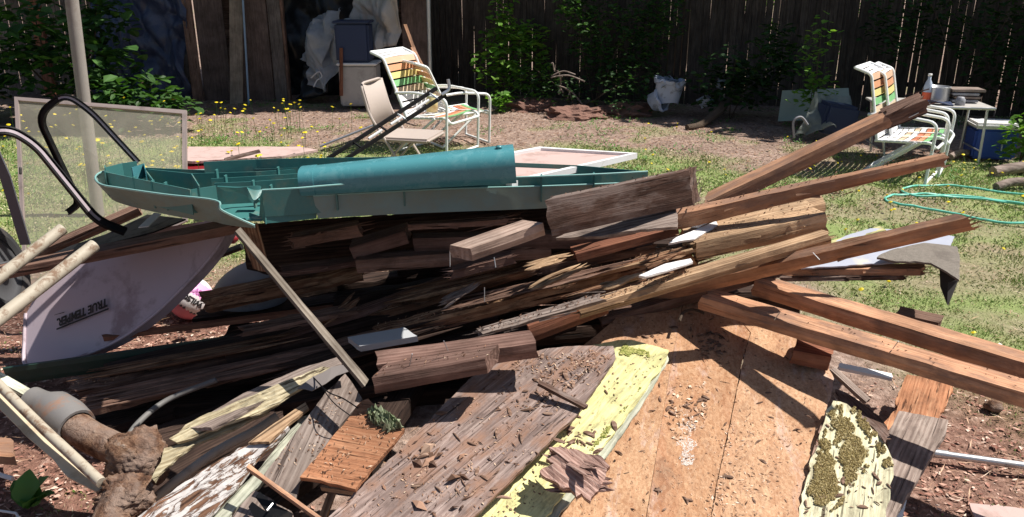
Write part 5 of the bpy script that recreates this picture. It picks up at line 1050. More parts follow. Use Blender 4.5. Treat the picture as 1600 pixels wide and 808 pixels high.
for k, (u, v, z_, dx, dz) in enumerate(((703, 392, .77, .0, -.05), (772, 402, .77, .005, -.03), (1420, 184, 1.08, .03, .02), (757, 449, .56, .0, -.05), (640, 571, .58, .01, .04), (700, 548, .61, -.01, .035), (1270, 395, .78, .02, -.02), (1210, 500, .54, .01, .03), (1395, 545, .52, .008, .03))):
    a = Z(u, v, z_); tubeo('nail', [a, a + V(dx, -.01, dz)], .0017, M['steel'], n=6, label=['bent nail hanging below the left end of the pale sawn block', 'nail hanging below the middle of the pale sawn block', 'nail sticking from the notched timber end', 'nail hanging from the crumbly lath', 'left nail standing in the front mitred block', 'right nail standing in the front mitred block', 'nail in the end of the split block', 'nail standing on the nearer parallel lumber left of its sunlit part', 'nail standing in the sunlit part of the nearer parallel lumber'][k], cat='nail')
tubeo('bent_wire', smoothpath([Z(490, 590, .49), Z(512, 612, .50), Z(535, 622, .49), Z(560, 638, .47)], 5), .002, M['black'], label='thin dark wire lying over the wide grey brown board', cat='wire', n=5)
tubeo('bent_wire', smoothpath([Z(498, 598, .49), Z(520, 628, .49), Z(548, 650, .46)], 5), .0016, M['black'], label='second shorter wire on the wide grey brown board', cat='wire', n=5)
for k, pts in enumerate(([(1078, 300, .90), (1090, 288, .91), (1094, 278, .92)], [(1080, 315, .88), (1092, 305, .89), (1096, 292, .90)], [(1076, 270, .95), (1086, 268, .96), (1098, 264, .96)])):
    tubeo('rootlet', smoothpath([Z(*q) for q in pts], 4), .0022, M['bark'], label=('middle', 'lowest', 'topmost')[k] + ' of the dry rootlets at the right end of the thick dark board', cat='rootlet', n=5)
tubeo('root_scrap', smoothpath([Z(1062, 502, .46), Z(1068, 488, .47), Z(1084, 484, .47), Z(1100, 490, .46)], 5), .005, M['bark'], label='curled dry root at the top of the particle board', cat='root', n=6)
# ------------------------------------------------------------ wheelbarrow, upended at the left
WB = V(-1.6, 3.1, 0)
g = empty('wheelbarrow', WB, 'upended wheelbarrow with a faded lavender tub and black leg brackets', 'wheelbarrow')
TP = (Y(60, 560, 3.02), Y(330, 400, 3.0), Y(150, 440, 3.12))
tb = slab('tub', None, None, TP, [(43, 572), (41, 530), (42, 492), (60, 455), (110, 415), (180, 385), (262, 355), (330, 345), (362, 347), (354, 366), (338, 392), (312, 424), (275, 462), (238, 496), (190, 530), (140, 552), (90, 566)], .006, ((60, 560), (330, 400)), M['tub'], rag=0, rel=0, warp=.02, step=.03, grid=.05, parent=g)
n_t = (TP[1] - TP[0]).cross(TP[2] - TP[0]).normalized(); n_t = -n_t if n_t.dot(V(0, 0, H) - TP[0]) < 0 else n_t
def onp(u, v, off=0):
    d = ray(u, v); O = V(0, 0, H); return O + d * ((TP[0] - O).dot(n_t) / d.dot(n_t)) + n_t * off
lipl = smoothpath([onp(u, v) for u, v in ((362, 347), (354, 366), (338, 392), (312, 424), (275, 462), (238, 496), (190, 530), (140, 553), (90, 567), (43, 573), (40, 530), (42, 490))], 4)
ribbon('rim_wall', [p + n_t * .004 for p in lipl], [p - n_t * .05 for p in lipl], .006, M['tub'], tb)
tubeo('rolled_rim', [p + n_t * .006 for p in lipl], .007, M['tub'], tb, n=8)
# printed maker's name, upside down as it lies
lm = textmesh('TRUE TEMPER.', M['ink'], 1, .0004)
xs = [v.co.x for v in lm.vertices]; wd = max(xs) - min(xs)
a = onp(172, 467, .014); b = onp(93, 500, .014); X = (b - a); sc = X.length / wd; X.normalize()
up_ = (onp(93, 513, .014) - onp(93, 500, .014)); Lh = up_.length; yv = up_.normalized()
cap = .70
lmv = np.array([v.co[:] for v in lm.vertices])
for v in lm.vertices:
    p = v.co.copy(); q = X * ((p.x - min(xs)) * sc) + yv * (p.y / cap * Lh * .95) + n_t * p.z * .5; v.co = q
place('lettering', lm, Matrix.Translation(a), tb)
ul = [onp(174, 482, .014), onp(93, 514, .014)]; vs = [ul[0], ul[1], ul[1] + yv * .007, ul[0] + yv * .007]
O = vs[0].copy(); me = mesh('underline', [v - O for v in vs] + [v - O + n_t * .001 for v in vs], [(0, 1, 2, 3), (7, 6, 5, 4), (0, 1, 5, 4), (1, 2, 6, 5), (2, 3, 7, 6), (3, 0, 4, 7)], M['ink']); place('underline', me, Matrix.Translation(O), tb)
s0 = onp(89, 493, .014); s1 = onp(105, 488, .014); place('pen_mark', mesh('pen_mark', [V(0, 0, 0), s1 - s0, s1 - s0 + yv * .004, yv * .0015], [(0, 1, 2, 3)], M['ink']), Matrix.Translation(s0), tb)
# wooden handles
h1 = beam('wooden_handle', None, None, Y(-60, 436, 2.84), Y(376, 350, 2.86), Y(-60, 424, 2.93), .036, M['brown'], parent=g, rot=.0015)
h2 = beam('wooden_handle', None, None, Y(20, 412, 3.2), Y(215, 326, 3.3), Y(20, 402, 3.26), .036, M['brown'], parent=g, rot=.0015)
bp = slab('bracket_plate', None, None, (Y(60, 400, 3.0), Y(200, 365, 3.02), Y(110, 375, 3.15)), [(48, 412), (110, 384), (165, 366), (230, 335), (290, 342), (240, 362), (150, 385)], .006, ((60, 400), (200, 365)), M['black'], rag=0, rel=0, parent=g)
slab('white_stripe', None, None, (Y(225, 350, 2.98), Y(245, 335, 3.08), Y(240, 350, 2.98)), [(216, 355), (241, 332), (252, 334), (232, 353)], .004, ((216, 355), (241, 332)), M['white'], rag=0, rel=0, parent=bp)
def channel(pts, w, up, parent, webmat, f=.08, cut=(0, -4)):
    pa = fillet([Y(*p) for p in pts], f, 7)
    web = tubeo('leg', pa, 1, M['black'], parent, prof=[(-.009, -w / 2), (.002, -w / 2), (.002, w / 2), (-.009, w / 2)], up=up, smooth=False)
    tubeo('gloss_face', pa[cut[0]:cut[1]], 1, webmat, web, prof=[(.0022, -w * .2), (.0036, -w * .2), (.0036, w * .2), (.0022, w * .2)], up=up, smooth=False)  # pale strip along the web paints sun gloss on the black steel
    for s in (-1, 1): tubeo('flange', pa, 1, M['black'], web, prof=[(-.009, s * w * .5 - .002), (.008, s * w * .5 - .002), (.008, s * w * .5 + .002), (-.009, s * w * .5 + .002)], up=up, smooth=False)
glossm = plain('painted_sun_gloss', (.36, .30, .33), .5, .12, dirt=(.2, .13, .13), damt=.4)
channel([(-60, 222, 2.8), (12, 200, 2.85), (56, 226, 2.9), (152, 345, 2.92), (196, 362, 2.93)], .027, V(.6, -.5, .6), g, glossm)
channel([(106, 332, 3.2), (124, 318, 3.2), (84, 235, 3.15), (58, 180, 3.1), (102, 146, 3.1), (142, 174, 3.15), (216, 254, 3.2)], .02, V(.5, -.6, .5), g, glossm, .07, (26, None))
pa = [Y(-30, 190, 2.9), Y(8, 275, 2.92), Y(40, 382, 2.95)]
tubeo('strut', pa, 1, plain('dark_grey_steel', (.10, .10, .115), .5), g, prof=[(-.004, -.019), (.004, -.019), (.004, .019), (-.004, .019)], up=V(0, -1, .2), smooth=False)
# wheel
wc = Y(-6, 424, 3.02); R_ = Matrix.Translation(wc) @ Matrix.Rotation(math.radians(97), 4, 'Z') @ Matrix.Rotation(math.radians(-12), 4, 'X')
pr = [(.13, -.028), (.15, -.037), (.172, -.036), (.186, -.026), (.189, -.014), (.184, -.012), (.190, -.010), (.192, 0), (.185, .001), (.190, .004), (.189, .014), (.184, .016), (.187, .019), (.186, .026), (.172, .036), (.15, .037), (.13, .028), (.13, -.028)]
vs, fs = lathe(pr, 56); Rx = Matrix.Rotation(math.radians(90), 4, 'X'); wh = place('wheel', mesh('wheel', vs, fs, M['rubber']), R_ @ Rx, g)
vs, fs = lathe([(.02, -.05), (.03, -.05), (.03, -.02), (.12, -.012), (.135, -.03), (.135, .03), (.12, .012), (.03, .02), (.03, .05), (.02, .05)], 32); place('rim', mesh('rim', vs, fs, plain('dark_rim', (.07, .07, .075), .5), True), R_ @ Rx, wh)

# ------------------------------------------------------------ screen window
def plate_frame(name, label, cat, cs, w, t, mat, film_, rails=True):
    p = cs; nrm_ = (p[1] - p[0]).cross(p[3] - p[0]).normalized(); nrm_ = -nrm_ if nrm_.dot(V(0, 0, H) - p[0]) < 0 else nrm_
    g = empty(name, p[0].copy(), label, cat); c = (p[0] + p[1] + p[2] + p[3]) / 4
    q = []
    for i in range(4):
        a = (p[i] - p[i - 1]).normalized(); b = (p[(i + 1) % 4] - p[i]).normalized(); q.append(p[i] + (b - a).normalized() * w * 1.35)
    for i in range(4):
        j = (i + 1) % 4; O = p[i]; vs = [p[i], p[j], q[j], q[i]]; vv = [v - O for v in vs] + [v - O - nrm_ * t for v in vs]
        me = mesh('frame_bar', vv, [(0, 1, 2, 3), (7, 6, 5, 4), (0, 4, 5, 1), (1, 5, 6, 2), (2, 6, 7, 3), (3, 7, 4, 0)], mat); fixn(me); place('frame_bar', me, Matrix.Translation(O), g)
    vs = [v - nrm_ * t * .5 for v in q]; O = vs[0].copy(); place('mesh', mesh('mesh', [v - O for v in vs], [(0, 1, 2, 3)], film_), Matrix.Translation(O), g); return g
fr = plain('weathered_alu_frame', (.33, .27, .25), .5, .15, dirt=(.14, .11, .1), damt=.6)
wsg = plate_frame('window_screen', 'dusty framed window screen standing upright behind the wheelbarrow', 'window screen', [Y(22, 151, 3.85), Y(291, 172, 3.9), Y(292, 345, 3.6), Y(38, 470, 3.4)], .019, .016, fr, M['mesh'])
tubeo('latch', [Y(32, 262, 3.66), Y(32, 272, 3.64)], .006, M['black'], wsg, n=6)
plate_frame('window_screen', 'white framed screen panel lying flat behind the teal tray', 'window screen', [Z(996, 239, .925), Z(843, 229, .925), Z(660, 262, .925), Z(800, 284, .925)], .022, .022, M['white'], M['pink'])
slab('pink_board', 'faded pink board lying in the grass behind the tray', 'board', P3((292, 240, .30), (480, 238, .30), (300, 250, .30)), [(284, 229), (470, 229), (497, 234), (440, 244), (300, 252), (284, 250)], .02, ((292, 240), (480, 238)), M['pink'], rag=.003)
slab('red_box', 'dark red metal piece under the pink board', 'metal piece', P3((292, 252, .26), (400, 246, .26), (300, 262, .26)), [(288, 246), (400, 243), (395, 252), (330, 262), (292, 268)], .12, ((292, 250), (400, 246)), M['darkred'], rag=0, rel=0)
bm('dark stick crossing the pink board', (352, 250, .42), (407, 236, .44), (350, 247, .42), .012, 'dark', 'stick', 'stick')
# ------------------------------------------------------------ black rails
g = empty('slotted_rails', Y(520, 245, 3.5), 'pair of black slotted metal rails sticking up behind the tray', 'metal rails')
for k, (du, dv) in enumerate(((0, 0), (14, 10))):
    A = Y(512 + du, 248 + dv, 3.45); B = Y(682 + du, 138 + dv, 3.9); d = (B - A)
    tubeo('rail', [A, B], 1, M['black'], g, prof=[(-.008, -.006), (.008, -.006), (.008, .006), (-.008, .006)], smooth=False)
for f in (.22, .45, .62, .93):
    A = Y(512, 248, 3.45); B = Y(682, 138, 3.9); C = Y(526, 258, 3.45); D = Y(696, 148, 3.9); tubeo('cross_plate', [A + (B - A) * f, C + (D - C) * f], 1, M['black'] if f < .6 else M['alu'], g, prof=[(-.003, -.009), (.003, -.009), (.003, .009), (-.003, .009)], smooth=False)
A = Y(526, 258, 3.45); D = Y(696, 148, 3.9)
for f0, f1 in ((.30, .42), (.50, .60), (.66, .86)): tubeo('bright_insert', [(A + (D - A) * f0) + V(-.012, 0, .018), (A + (D - A) * f1) + V(-.012, 0, .018)], .006, M['white'], g, n=6)
tubeo('hook', fillet([Y(690, 148, 3.88), Y(703, 140, 3.9), Y(700, 124, 3.9)], .02), .008, M['steel'], g, n=7)
tubeo('rod', [Y(500, 229, 3.9), Y(583, 196, 4.0)], .006, M['steel'], g, n=6)
# ------------------------------------------------------------ teal tray
TZ = .06
def ZT(u, v, z): return Z(u, v, z + TZ)
g = empty('teal_tray', ZT(500, 320, .8), 'large dirty teal plastic ribbed tray lying on top of the heap', 'plastic tray')
mt, md = M['teal'], M['tealdirty']
def zz(l, z): return smoothpath([ZT(u, v, z if not isinstance(z, (list, tuple)) else z[i]) for i, (u, v) in enumerate(l)], 5)
def dual(name, l, zt, zb, off, th, mat, parent=g, curve=True):
    """wall: top line l=(u,v) at height zt; the foot dropped to zb and shifted inward by off metres along y"""
    top = [ZT(u, v, zt) for u, v in l]; top = smoothpath(top, 5) if curve else top
    bot = [V(p.x + (off[0] if isinstance(off, tuple) else 0), p.y + (off[1] if isinstance(off, tuple) else off), zb) for p in top]; return ribbon(name, top, bot, th, mat, parent)
# floor of the tray
slab('floor', None, None, (ZT(300, 320, .775), ZT(900, 290, .775), ZT(500, 255, .775)), [(185, 306), (240, 320), (300, 333), (400, 341), (500, 333), (700, 324), (850, 318), (1000, 292), (1010, 272), (900, 262), (600, 258), (360, 262), (240, 268), (175, 275), (160, 290)], .005, ((300, 300), (900, 290)), md, rag=0, rel=0, parent=g)
# front skirt left
def skirt(name, top, bot, mat, th=.004):
    n = max(len(top), len(bot)); a = smoothpath([ZT(*p) for p in top], 6); b = smoothpath([ZT(*p) for p in bot], 6); return ribbon(name, a, b, th, mat, g)
skirt('front_skirt', [(203, 262, .865), (162, 268, .865), (149, 277, .865), (158, 288, .865), (190, 294, .865), (260, 304, .865), (337, 313, .865), (345, 327, .84), (375, 342, .80), (398, 352, .775)],
      [(205, 276, .80), (176, 284, .79), (165, 292, .785), (176, 310, .775), (205, 321, .77), (262, 334, .77), (318, 344, .765), (350, 349, .765), (378, 353, .765), (399, 355, .765)], md)
skirt('front_skirt', [(489, 306, .845), (560, 302, .845), (700, 295, .845), (850, 291, .845), (975, 286, .845)], [(497, 341, .765), (560, 337, .765), (700, 331, .765), (850, 325, .765), (975, 315, .765)], md)
skirt('recessed_panel', [(410, 300, .865), (450, 297, .865), (495, 293, .865)], [(414, 349, .762), (450, 346, .762), (494, 341, .762)], mt)
skirt('crumpled_panel', [(340, 298, .81), (372, 300, .80), (408, 302, .80)], [(346, 330, .775), (378, 344, .77), (410, 346, .765)], mt)
skirt('side_gusset', [(412, 299, .866), (408, 296, .86)], [(415, 350, .762), (405, 338, .775)], mt)
skirt('folded_flap', [(340, 290, .885), (375, 292, .885), (405, 290, .885), (402, 297, .87)], [(352, 297, .865), (380, 302, .862), (396, 318, .83), (404, 312, .85)], mt)
skirt('folded_flap', [(386, 294, .88), (398, 298, .875), (410, 297, .875)], [(392, 306, .865), (398, 314, .85), (407, 306, .86)], mt)
# inner walls
def wall(l, zt=.885, zb=.80, th=.0035, m=None, name='rib_wall'):
    top = [ZT(u, v, zt) for u, v in l]; return ribbon(name, top, [V(p.x, p.y, zb + TZ) for p in top], th, m or mt, g, smooth=False)
wall([(163, 268), (230, 282), (298, 296)], .885, .80); wall([(163, 262), (190, 255), (213, 252)], .90, .82); wall([(163, 268), (163, 258)], .89, .80)
wall([(232, 264), (300, 271)], .89, .78); wall([(300, 271), (312, 290)], .89, .80)
wall([(298, 296), (337, 290)], .88, .80); wall([(205, 263), (232, 262), (330, 266), (465, 262)], .87, .79)
wall([(318, 253), (400, 249), (470, 247), (560, 246), (700, 243)], .905, .80); wall([(296, 271), (400, 268), (465, 264)], .865, .80)
wall([(330, 279), (400, 275), (465, 271)], .87, .80); wall([(335, 286), (400, 283), (470, 278)], .875, .80)
wall([(410, 297), (465, 294), (525, 289), (630, 283), (812, 277), (940, 272), (1012, 268)], .875, .785)
wall([(380, 259), (700, 250), (900, 258), (1012, 268)], .87, .79); wall([(228, 265), (240, 281)], .88, .80)
wall([(205, 262), (225, 255), (228, 264)], .91, .86, m=M['tealcap'])
for u, v in ((210, 277), (238, 283), (258, 286), (352, 275), (338, 266), (434, 262), (395, 283), (423, 290), (525, 286), (631, 280), (846, 274), (928, 271), (405, 250), (700, 258)):
    p = ZT(u, v, .885); me = boxm('upright', (0, 0, 0), (.006, .022, .095), mt, .001); place('upright', me, Matrix.Translation(p + V(0, .0, -.045)), g)
for nm_, l_ in (('rim_edge', [(203, 262, .867), (162, 268, .867), (149, 277, .867), (158, 288, .867), (190, 294, .867), (260, 304, .867), (337, 313, .867), (345, 327, .842), (375, 342, .802), (398, 352, .777)]), ('rim_edge', [(489, 306, .847), (560, 302, .847), (700, 295, .847), (850, 291, .847), (975, 286, .847)]), ('rim_edge', [(410, 297, .888), (465, 294, .888), (525, 289, .888), (630, 283, .888), (812, 277, .888), (940, 272, .888), (1012, 268, .888)])):
    tubeo(nm_, smoothpath([ZT(*q) for q in l_], 5), .0032, plain('pale_teal_edge_highlight', (.22, .42, .40), .4), g, n=6)  # pale tubes paint the bright highlight along the tray's rim edges
# teal cover shell lying across
A0 = ZT(484, 283, .885); B0 = ZT(804, 257, .935); ax = (B0 - A0).normalized(); side = V(0, 1, 0) - ax * ax.y; side.normalize(); upv = ax.cross(side)
if upv.z < 0: upv = -upv
cg = empty('teal_cover', A0, 'glossy teal half round plastic cover lying on the tray', 'plastic cover')
def shell(name, t0, t1, r0, r1, th, mat, parent=None, a0=-42, a1=200, n=18, m=14, push=0):
    vs = []; fs = []
    for s in (0, 1):
        for i in range(m + 1):
            t = t0 + (t1 - t0) * i / m; c = A0 + (B0 - A0) * t; r = r0 + (r1 - r0) * i / m - s * th
            for j in range(n + 1):
                a = math.radians(a0 + (a1 - a0) * j / n); x = -math.cos(a); y_ = math.sin(a); e = 3.0; k = (abs(x) ** e + abs(y_) ** e) ** (-1 / e); vs.append(c + side * (x * r * k * .92) + upv * (y_ * r * k * .72) - A0)
    K = (m + 1) * (n + 1)
    for i in range(m):
        for j in range(n): a = i * (n + 1) + j; f = (a, a + 1, a + n + 2, a + n + 1); fs += [f, tuple(x + K for x in f[::-1])]
        for a in (i * (n + 1), i * (n + 1) + n): fs.append((a, a + n + 1, a + n + 1 + K, a + K))
    for a0_ in (0, m * (n + 1)):
        for j in range(n): a = a0_ + j; fs.append((a, a + 1, a + 1 + K, a + K))
    me = mesh(name, vs, fs, mat, True); fixn(me); me.set_sharp_from_angle(angle=math.radians(38)); return place(name, me, Matrix.Translation(A0), parent)
shell('cover_shell', 0, 1.0, .066, .089, .004, M['tealcap'], cg)
shell('end_band', -.035, .035, .0685, .07, .006, M['tealcap'], cg)
vs = []; 
bolt = jar(A0 + (B0 - A0) * .93 + upv * .064 - side * .02, .011, .008, M['tealcap'], None, None, 'bolt'); wparent(bolt, cg)
# ------------------------------------------------------------ ball
bc = Z(298, 466, .105); br = .106
g = empty('volleyball', bc, 'white pink and dark panelled ball behind the ochre timber', 'ball')
b = bmesh.new(); bmesh.ops.create_uvsphere(b, u_segments=48, v_segments=32, radius=br); me = bpy.data.meshes.new('ball_body'); b.to_mesh(me); b.free()
for m_ in ('ballwhite', 'ballpink', 'ballrose', 'ballgrey'): me.materials.append(M[m_])
vd = (V(0, 0, H) - bc).normalized(); rt = V(0, 0, 1).cross(vd).normalized(); up2 = vd.cross(rt)     # rt = right as seen
th_ = math.radians(-42); e1 = rt * math.cos(th_) + up2 * math.sin(th_); e2 = -rt * math.sin(th_) + up2 * math.cos(th_)
for p in me.polygons:
    c = p.center.normalized(); x, y_, z_ = c.dot(e1), c.dot(e2), c.dot(vd); k = 0
    if y_ > .18 and y_ < .8 and x > -.75: k = 1
    if y_ < -.52: k = 2
    if abs(y_ - .18) < .03 or abs(y_ + .52) < .02 or abs(y_ + .15) < .015: k = 3 if y_ < 0 else 0
    p.material_index = k; p.use_smooth = True
place('ball_body', me, Matrix.Translation(bc), g)
def balltext(s, mat, size, cx, cy, name):
    me = textmesh(s, M[mat], size, .0004); vv = np.array([v.co[:] for v in me.vertices]); mx = (vv[:, 0].min() + vv[:, 0].max()) / 2; my = (vv[:, 1].min() + vv[:, 1].max()) / 2
    for v in me.vertices:
        x = -(v.co.x - mx) + cx; y_ = -(v.co.y - my) + cy; d = (e1 * x + e2 * y_ + vd * math.sqrt(max(1e-4, br * br - x * x - y_ * y_))).normalized(); v.co = d * (br + .0012 + v.co.z)
    place(name, me, Matrix.Translation(bc), g)
balltext('avp', 'inkpurple', .05, .0, .048, 'lettering'); balltext('WILSON', 'ink', .034, .0, -.004, 'lettering')
# grey plastic dome
b = bmesh.new(); bmesh.ops.create_uvsphere(b, u_segments=32, v_segments=20, radius=1); bmesh.ops.bisect_plane(b, geom=b.verts[:] + b.edges[:] + b.faces[:], plane_co=(0, 0, -.2), plane_no=(0, 0, 1), clear_inner=True)
for v in b.verts: v.co = Vector((v.co.x * .17 + .06 * v.co.z, v.co.y * .14, v.co.z * .15))
me = bpy.data.meshes.new('plastic_dome'); b.to_mesh(me); b.free(); me.materials.append(M['greytub']); me.polygons.foreach_set('use_smooth', [True] * len(me.polygons))
tag(place('plastic_dome', me, Matrix.Translation(Y(392, 458, 3.25))), 'grey rounded plastic shell behind the ochre timber', 'plastic shell')
lump('red_toy', 'small red plastic piece seen through the gap under the tray', Y(362, 372, 3.4), (.03, .03, .025), M['darkred'], 2, .2, 'plastic piece', 3)
tubeo('black_tube', [Y(345, 398, 3.5), Y(378, 385, 3.5)], .016, M['black'], label='short black tube seen through the gap under the tray', cat='tube', n=8)
lump('brown_stone', 'reddish brown stone on the ground below the parallel lumbers', Z(1553, 634, .02), (.035, .03, .022), M['rust'], 12, .3, 'stone', 3)
# ------------------------------------------------------------ bits lying on the boards
def bits(name, label, plane, poly, n, size, mat, seed, lift=.002, thin=.25, fuzz=1, parent=None, hmul=.16, density=None, fade=0):
    p0, p1, p2 = plane; nn = (p1 - p0).cross(p2 - p0).normalized(); O = V(0, 0, H)
    if nn.dot(O - p0) < 0: nn = -nn
    r = random.Random(seed); us = [p[0] for p in poly]; vs_ = [p[1] for p in poly]; vs = []; fs = []; k = 0; tries = 0
    t1 = (p1 - p0).normalized(); t2 = nn.cross(t1)
    while k < n and tries < n * 20:
        tries += 1; u = r.uniform(min(us), max(us)); v = r.uniform(min(vs_), max(vs_)); c = False; j = len(poly) - 1
        for i in range(len(poly)):
            a, b = poly[i], poly[j]
            if (a[1] > v) != (b[1] > v) and u < (b[0] - a[0]) * (v - a[1]) / (b[1] - a[1]) + a[0]: c = not c
            j = i
        if not c: continue
        if fade:
            dm = min((Vector((u, v)) - Vector(poly[i])).length if (Vector(poly[i - 1]) - Vector(poly[i])).length < 1 else abs((Vector(poly[i - 1]) - Vector(poly[i])).cross(Vector((u, v)) - Vector(poly[i]))) / (Vector(poly[i - 1]) - Vector(poly[i])).length for i in range(len(poly)))
            if dm / fade - .75 + .9 * nz(Vector((u * .07, v * .07, seed))) + .6 * nz(Vector((u * .2, v * .2, seed))) < 0: continue
        if nz(Vector((u * .018, v * .018, seed))) + .5 * nz(Vector((u * .06, v * .06, seed))) + r.uniform(-.2, .2) < (density or -.05): continue
        d = ray(u, v); p = O + d * ((p0 - O).dot(nn) / d.dot(nn)) + nn * lift; k += 1
        a = r.uniform(0, 6.28); L = size * r.uniform(.3, 1) ** 1.6 * 1.6; w = L * r.uniform(.08, 1) * thin * 2; hh = L * hmul * r.uniform(.1, 1)
        x = t1 * math.cos(a) + t2 * math.sin(a); y_ = nn.cross(x); tl = r.uniform(-.25, .5)
        b0 = len(vs); xx = x + nn * tl * .5
        vs += [p - xx * L / 2 + nn * max(0, -tl) * L * .1, p + y_ * w / 2 + nn * hh, p + x * L / 2 + nn * (max(0, tl) * L * .4), p - y_ * w / 2, p + x * L * .1 - y_ * w * .2 + nn * hh * 1.3]
        fs += [(b0, b0 + 3, b0 + 4), (b0 + 3, b0 + 2, b0 + 4), (b0 + 2, b0 + 1, b0 + 4), (b0 + 1, b0, b0 + 4), (b0, b0 + 1, b0 + 2, b0 + 3)]
    O2 = p0.copy(); me = mesh(name, [v - O2 for v in vs], fs, mat); o = place(name, me, Matrix.Translation(O2), parent); return tag(o, label, None, kind='stuff')
PBo = [(900, 560), (985, 490), (1110, 490), (1290, 590), (1280, 660), (1245, 808), (860, 808)]
bits('wood_crumbs', 'wood crumbs and bark bits on the particle board', PB, PBo, 1500, .0045, M['crumb'], 1)
bits('bark_slivers', 'dark bark slivers on the particle board', PB, PBo, 90, .017, M['chipdark'], 2, thin=.16, density=-.15)
bits('wood_crumbs', 'pale shavings on the right sheet of particle board', PB, [(1130, 660), (1250, 650), (1240, 808), (1100, 808)], 700, .010, M['crumb'], 22, density=-.4)
bits('leaf_scraps', 'dead leaf and bark scraps in a clump on the particle board', PB, [(1050, 600), (1110, 590), (1100, 680), (1050, 690)], 160, .013, M['crumb'], 23, thin=.4, density=-.6, hmul=.1)
bits('bark_slivers', 'curled bark scraps near the top of the particle board', PB, [(1090, 520), (1140, 520), (1145, 570), (1095, 565)], 40, .028, M['chipdark'], 24, thin=.2, density=-.6, hmul=.2)
PPo = [(735, 600), (800, 560), (950, 545), (955, 560), (900, 640), (735, 808), (520, 808)]
bits('wood_crumbs', 'wood crumbs on the brown siding panel', PP, PPo, 800, .008, M['chip'], 3)
bits('bark_slivers', 'dark slivers on the brown siding panel', PP, PPo, 130, .015, M['chipdark'], 4, thin=.2)
bits('orange_crumbs', 'orange crumbs along the top of the brown siding panel', PP, [(800, 560), (950, 545), (955, 562), (880, 610), (800, 585)], 500, .009, M['chip'], 25, density=-.5)
bits('wood_flakes', 'larger broken flakes on the brown siding panel', PP, [(620, 700), (760, 700), (720, 800), (600, 800)], 26, .035, M['chipdark'], 26, thin=.35, hmul=.4, density=-.2)
YPo = [(930, 560), (1040, 552), (970, 650), (850, 808), (745, 808), (905, 650)]
bits('bark_slivers', 'brown flecks on the yellow siding', YP, YPo, 300, .008, M['chipdark'], 5, thin=.3)
bits('green_moss', 'green moss along the right edge of the yellow siding', YP, [(1035, 560), (1045, 552), (975, 650), (925, 712), (915, 705), (960, 650)], 450, .007, M['mossgreen'], 6, density=-.2, thin=.6, fade=5)
bits('green_moss', 'moss tufts on the top end of the yellow siding', YP, [(960, 535), (1040, 545), (1030, 562), (965, 558)], 600, .010, M['mossgreen'], 7, density=-.1, thin=.6, fade=9)
bits('brown_moss', 'brown mossy edge between the panel and the yellow siding', YP, [(940, 570), (955, 575), (905, 648), (735, 815), (725, 808), (890, 645)], 700, .010, M['moss'], 8, lift=.012, thin=.5, fade=5)
MP = P3((1300, 630, .36), (1250, 808, .225), (1390, 808, .225))
bits('moss_clump', 'thick olive moss over the mossy siding', MP, [(1285, 630), (1340, 630), (1380, 690), (1400, 720), (1392, 760), (1370, 722), (1340, 750), (1322, 790), (1300, 808), (1270, 790), (1258, 770), (1272, 715), (1290, 650)], 30000, .0065, M['moss'], 9, lift=.002, thin=.5, hmul=.6, density=-.5, fade=9)
bits('bark_slivers', 'dark bits on the mossy siding', MP, [(1255, 730), (1390, 720), (1385, 808), (1245, 808)], 110, .011, M['chipdark'], 10, thin=.2)
OP = P3((1430, 600, .12), (1480, 610, .12), (1400, 660, .10)); 
PW = P3((566, 628, .47), (631, 671, .44), (500, 750, .38)); bits('wood_crumbs', 'crumbs on the orange plywood offcut', PW, [(566, 630), (628, 672), (556, 760), (472, 742)], 220, .009, M['chip'], 11)
bits('weed_sprigs', 'grey green lichen sprigs on the plywood offcut corner', PW, [(575, 640), (605, 645), (632, 668), (610, 676), (580, 660)], 240, .016, islandcol('lichen', [(0, (.12, .15, .08)), (1, (.32, .36, .24))]), 12, thin=.4, hmul=1.2, density=-.6)
GBp = P3((480, 652, .42), (545, 600, .455), (470, 760, .34)); bits('wood_crumbs', 'crumbs on the grey brown board', GBp, [(480, 655), (540, 600), (560, 620), (470, 745), (415, 740)], 160, .009, M['chip'], 13)
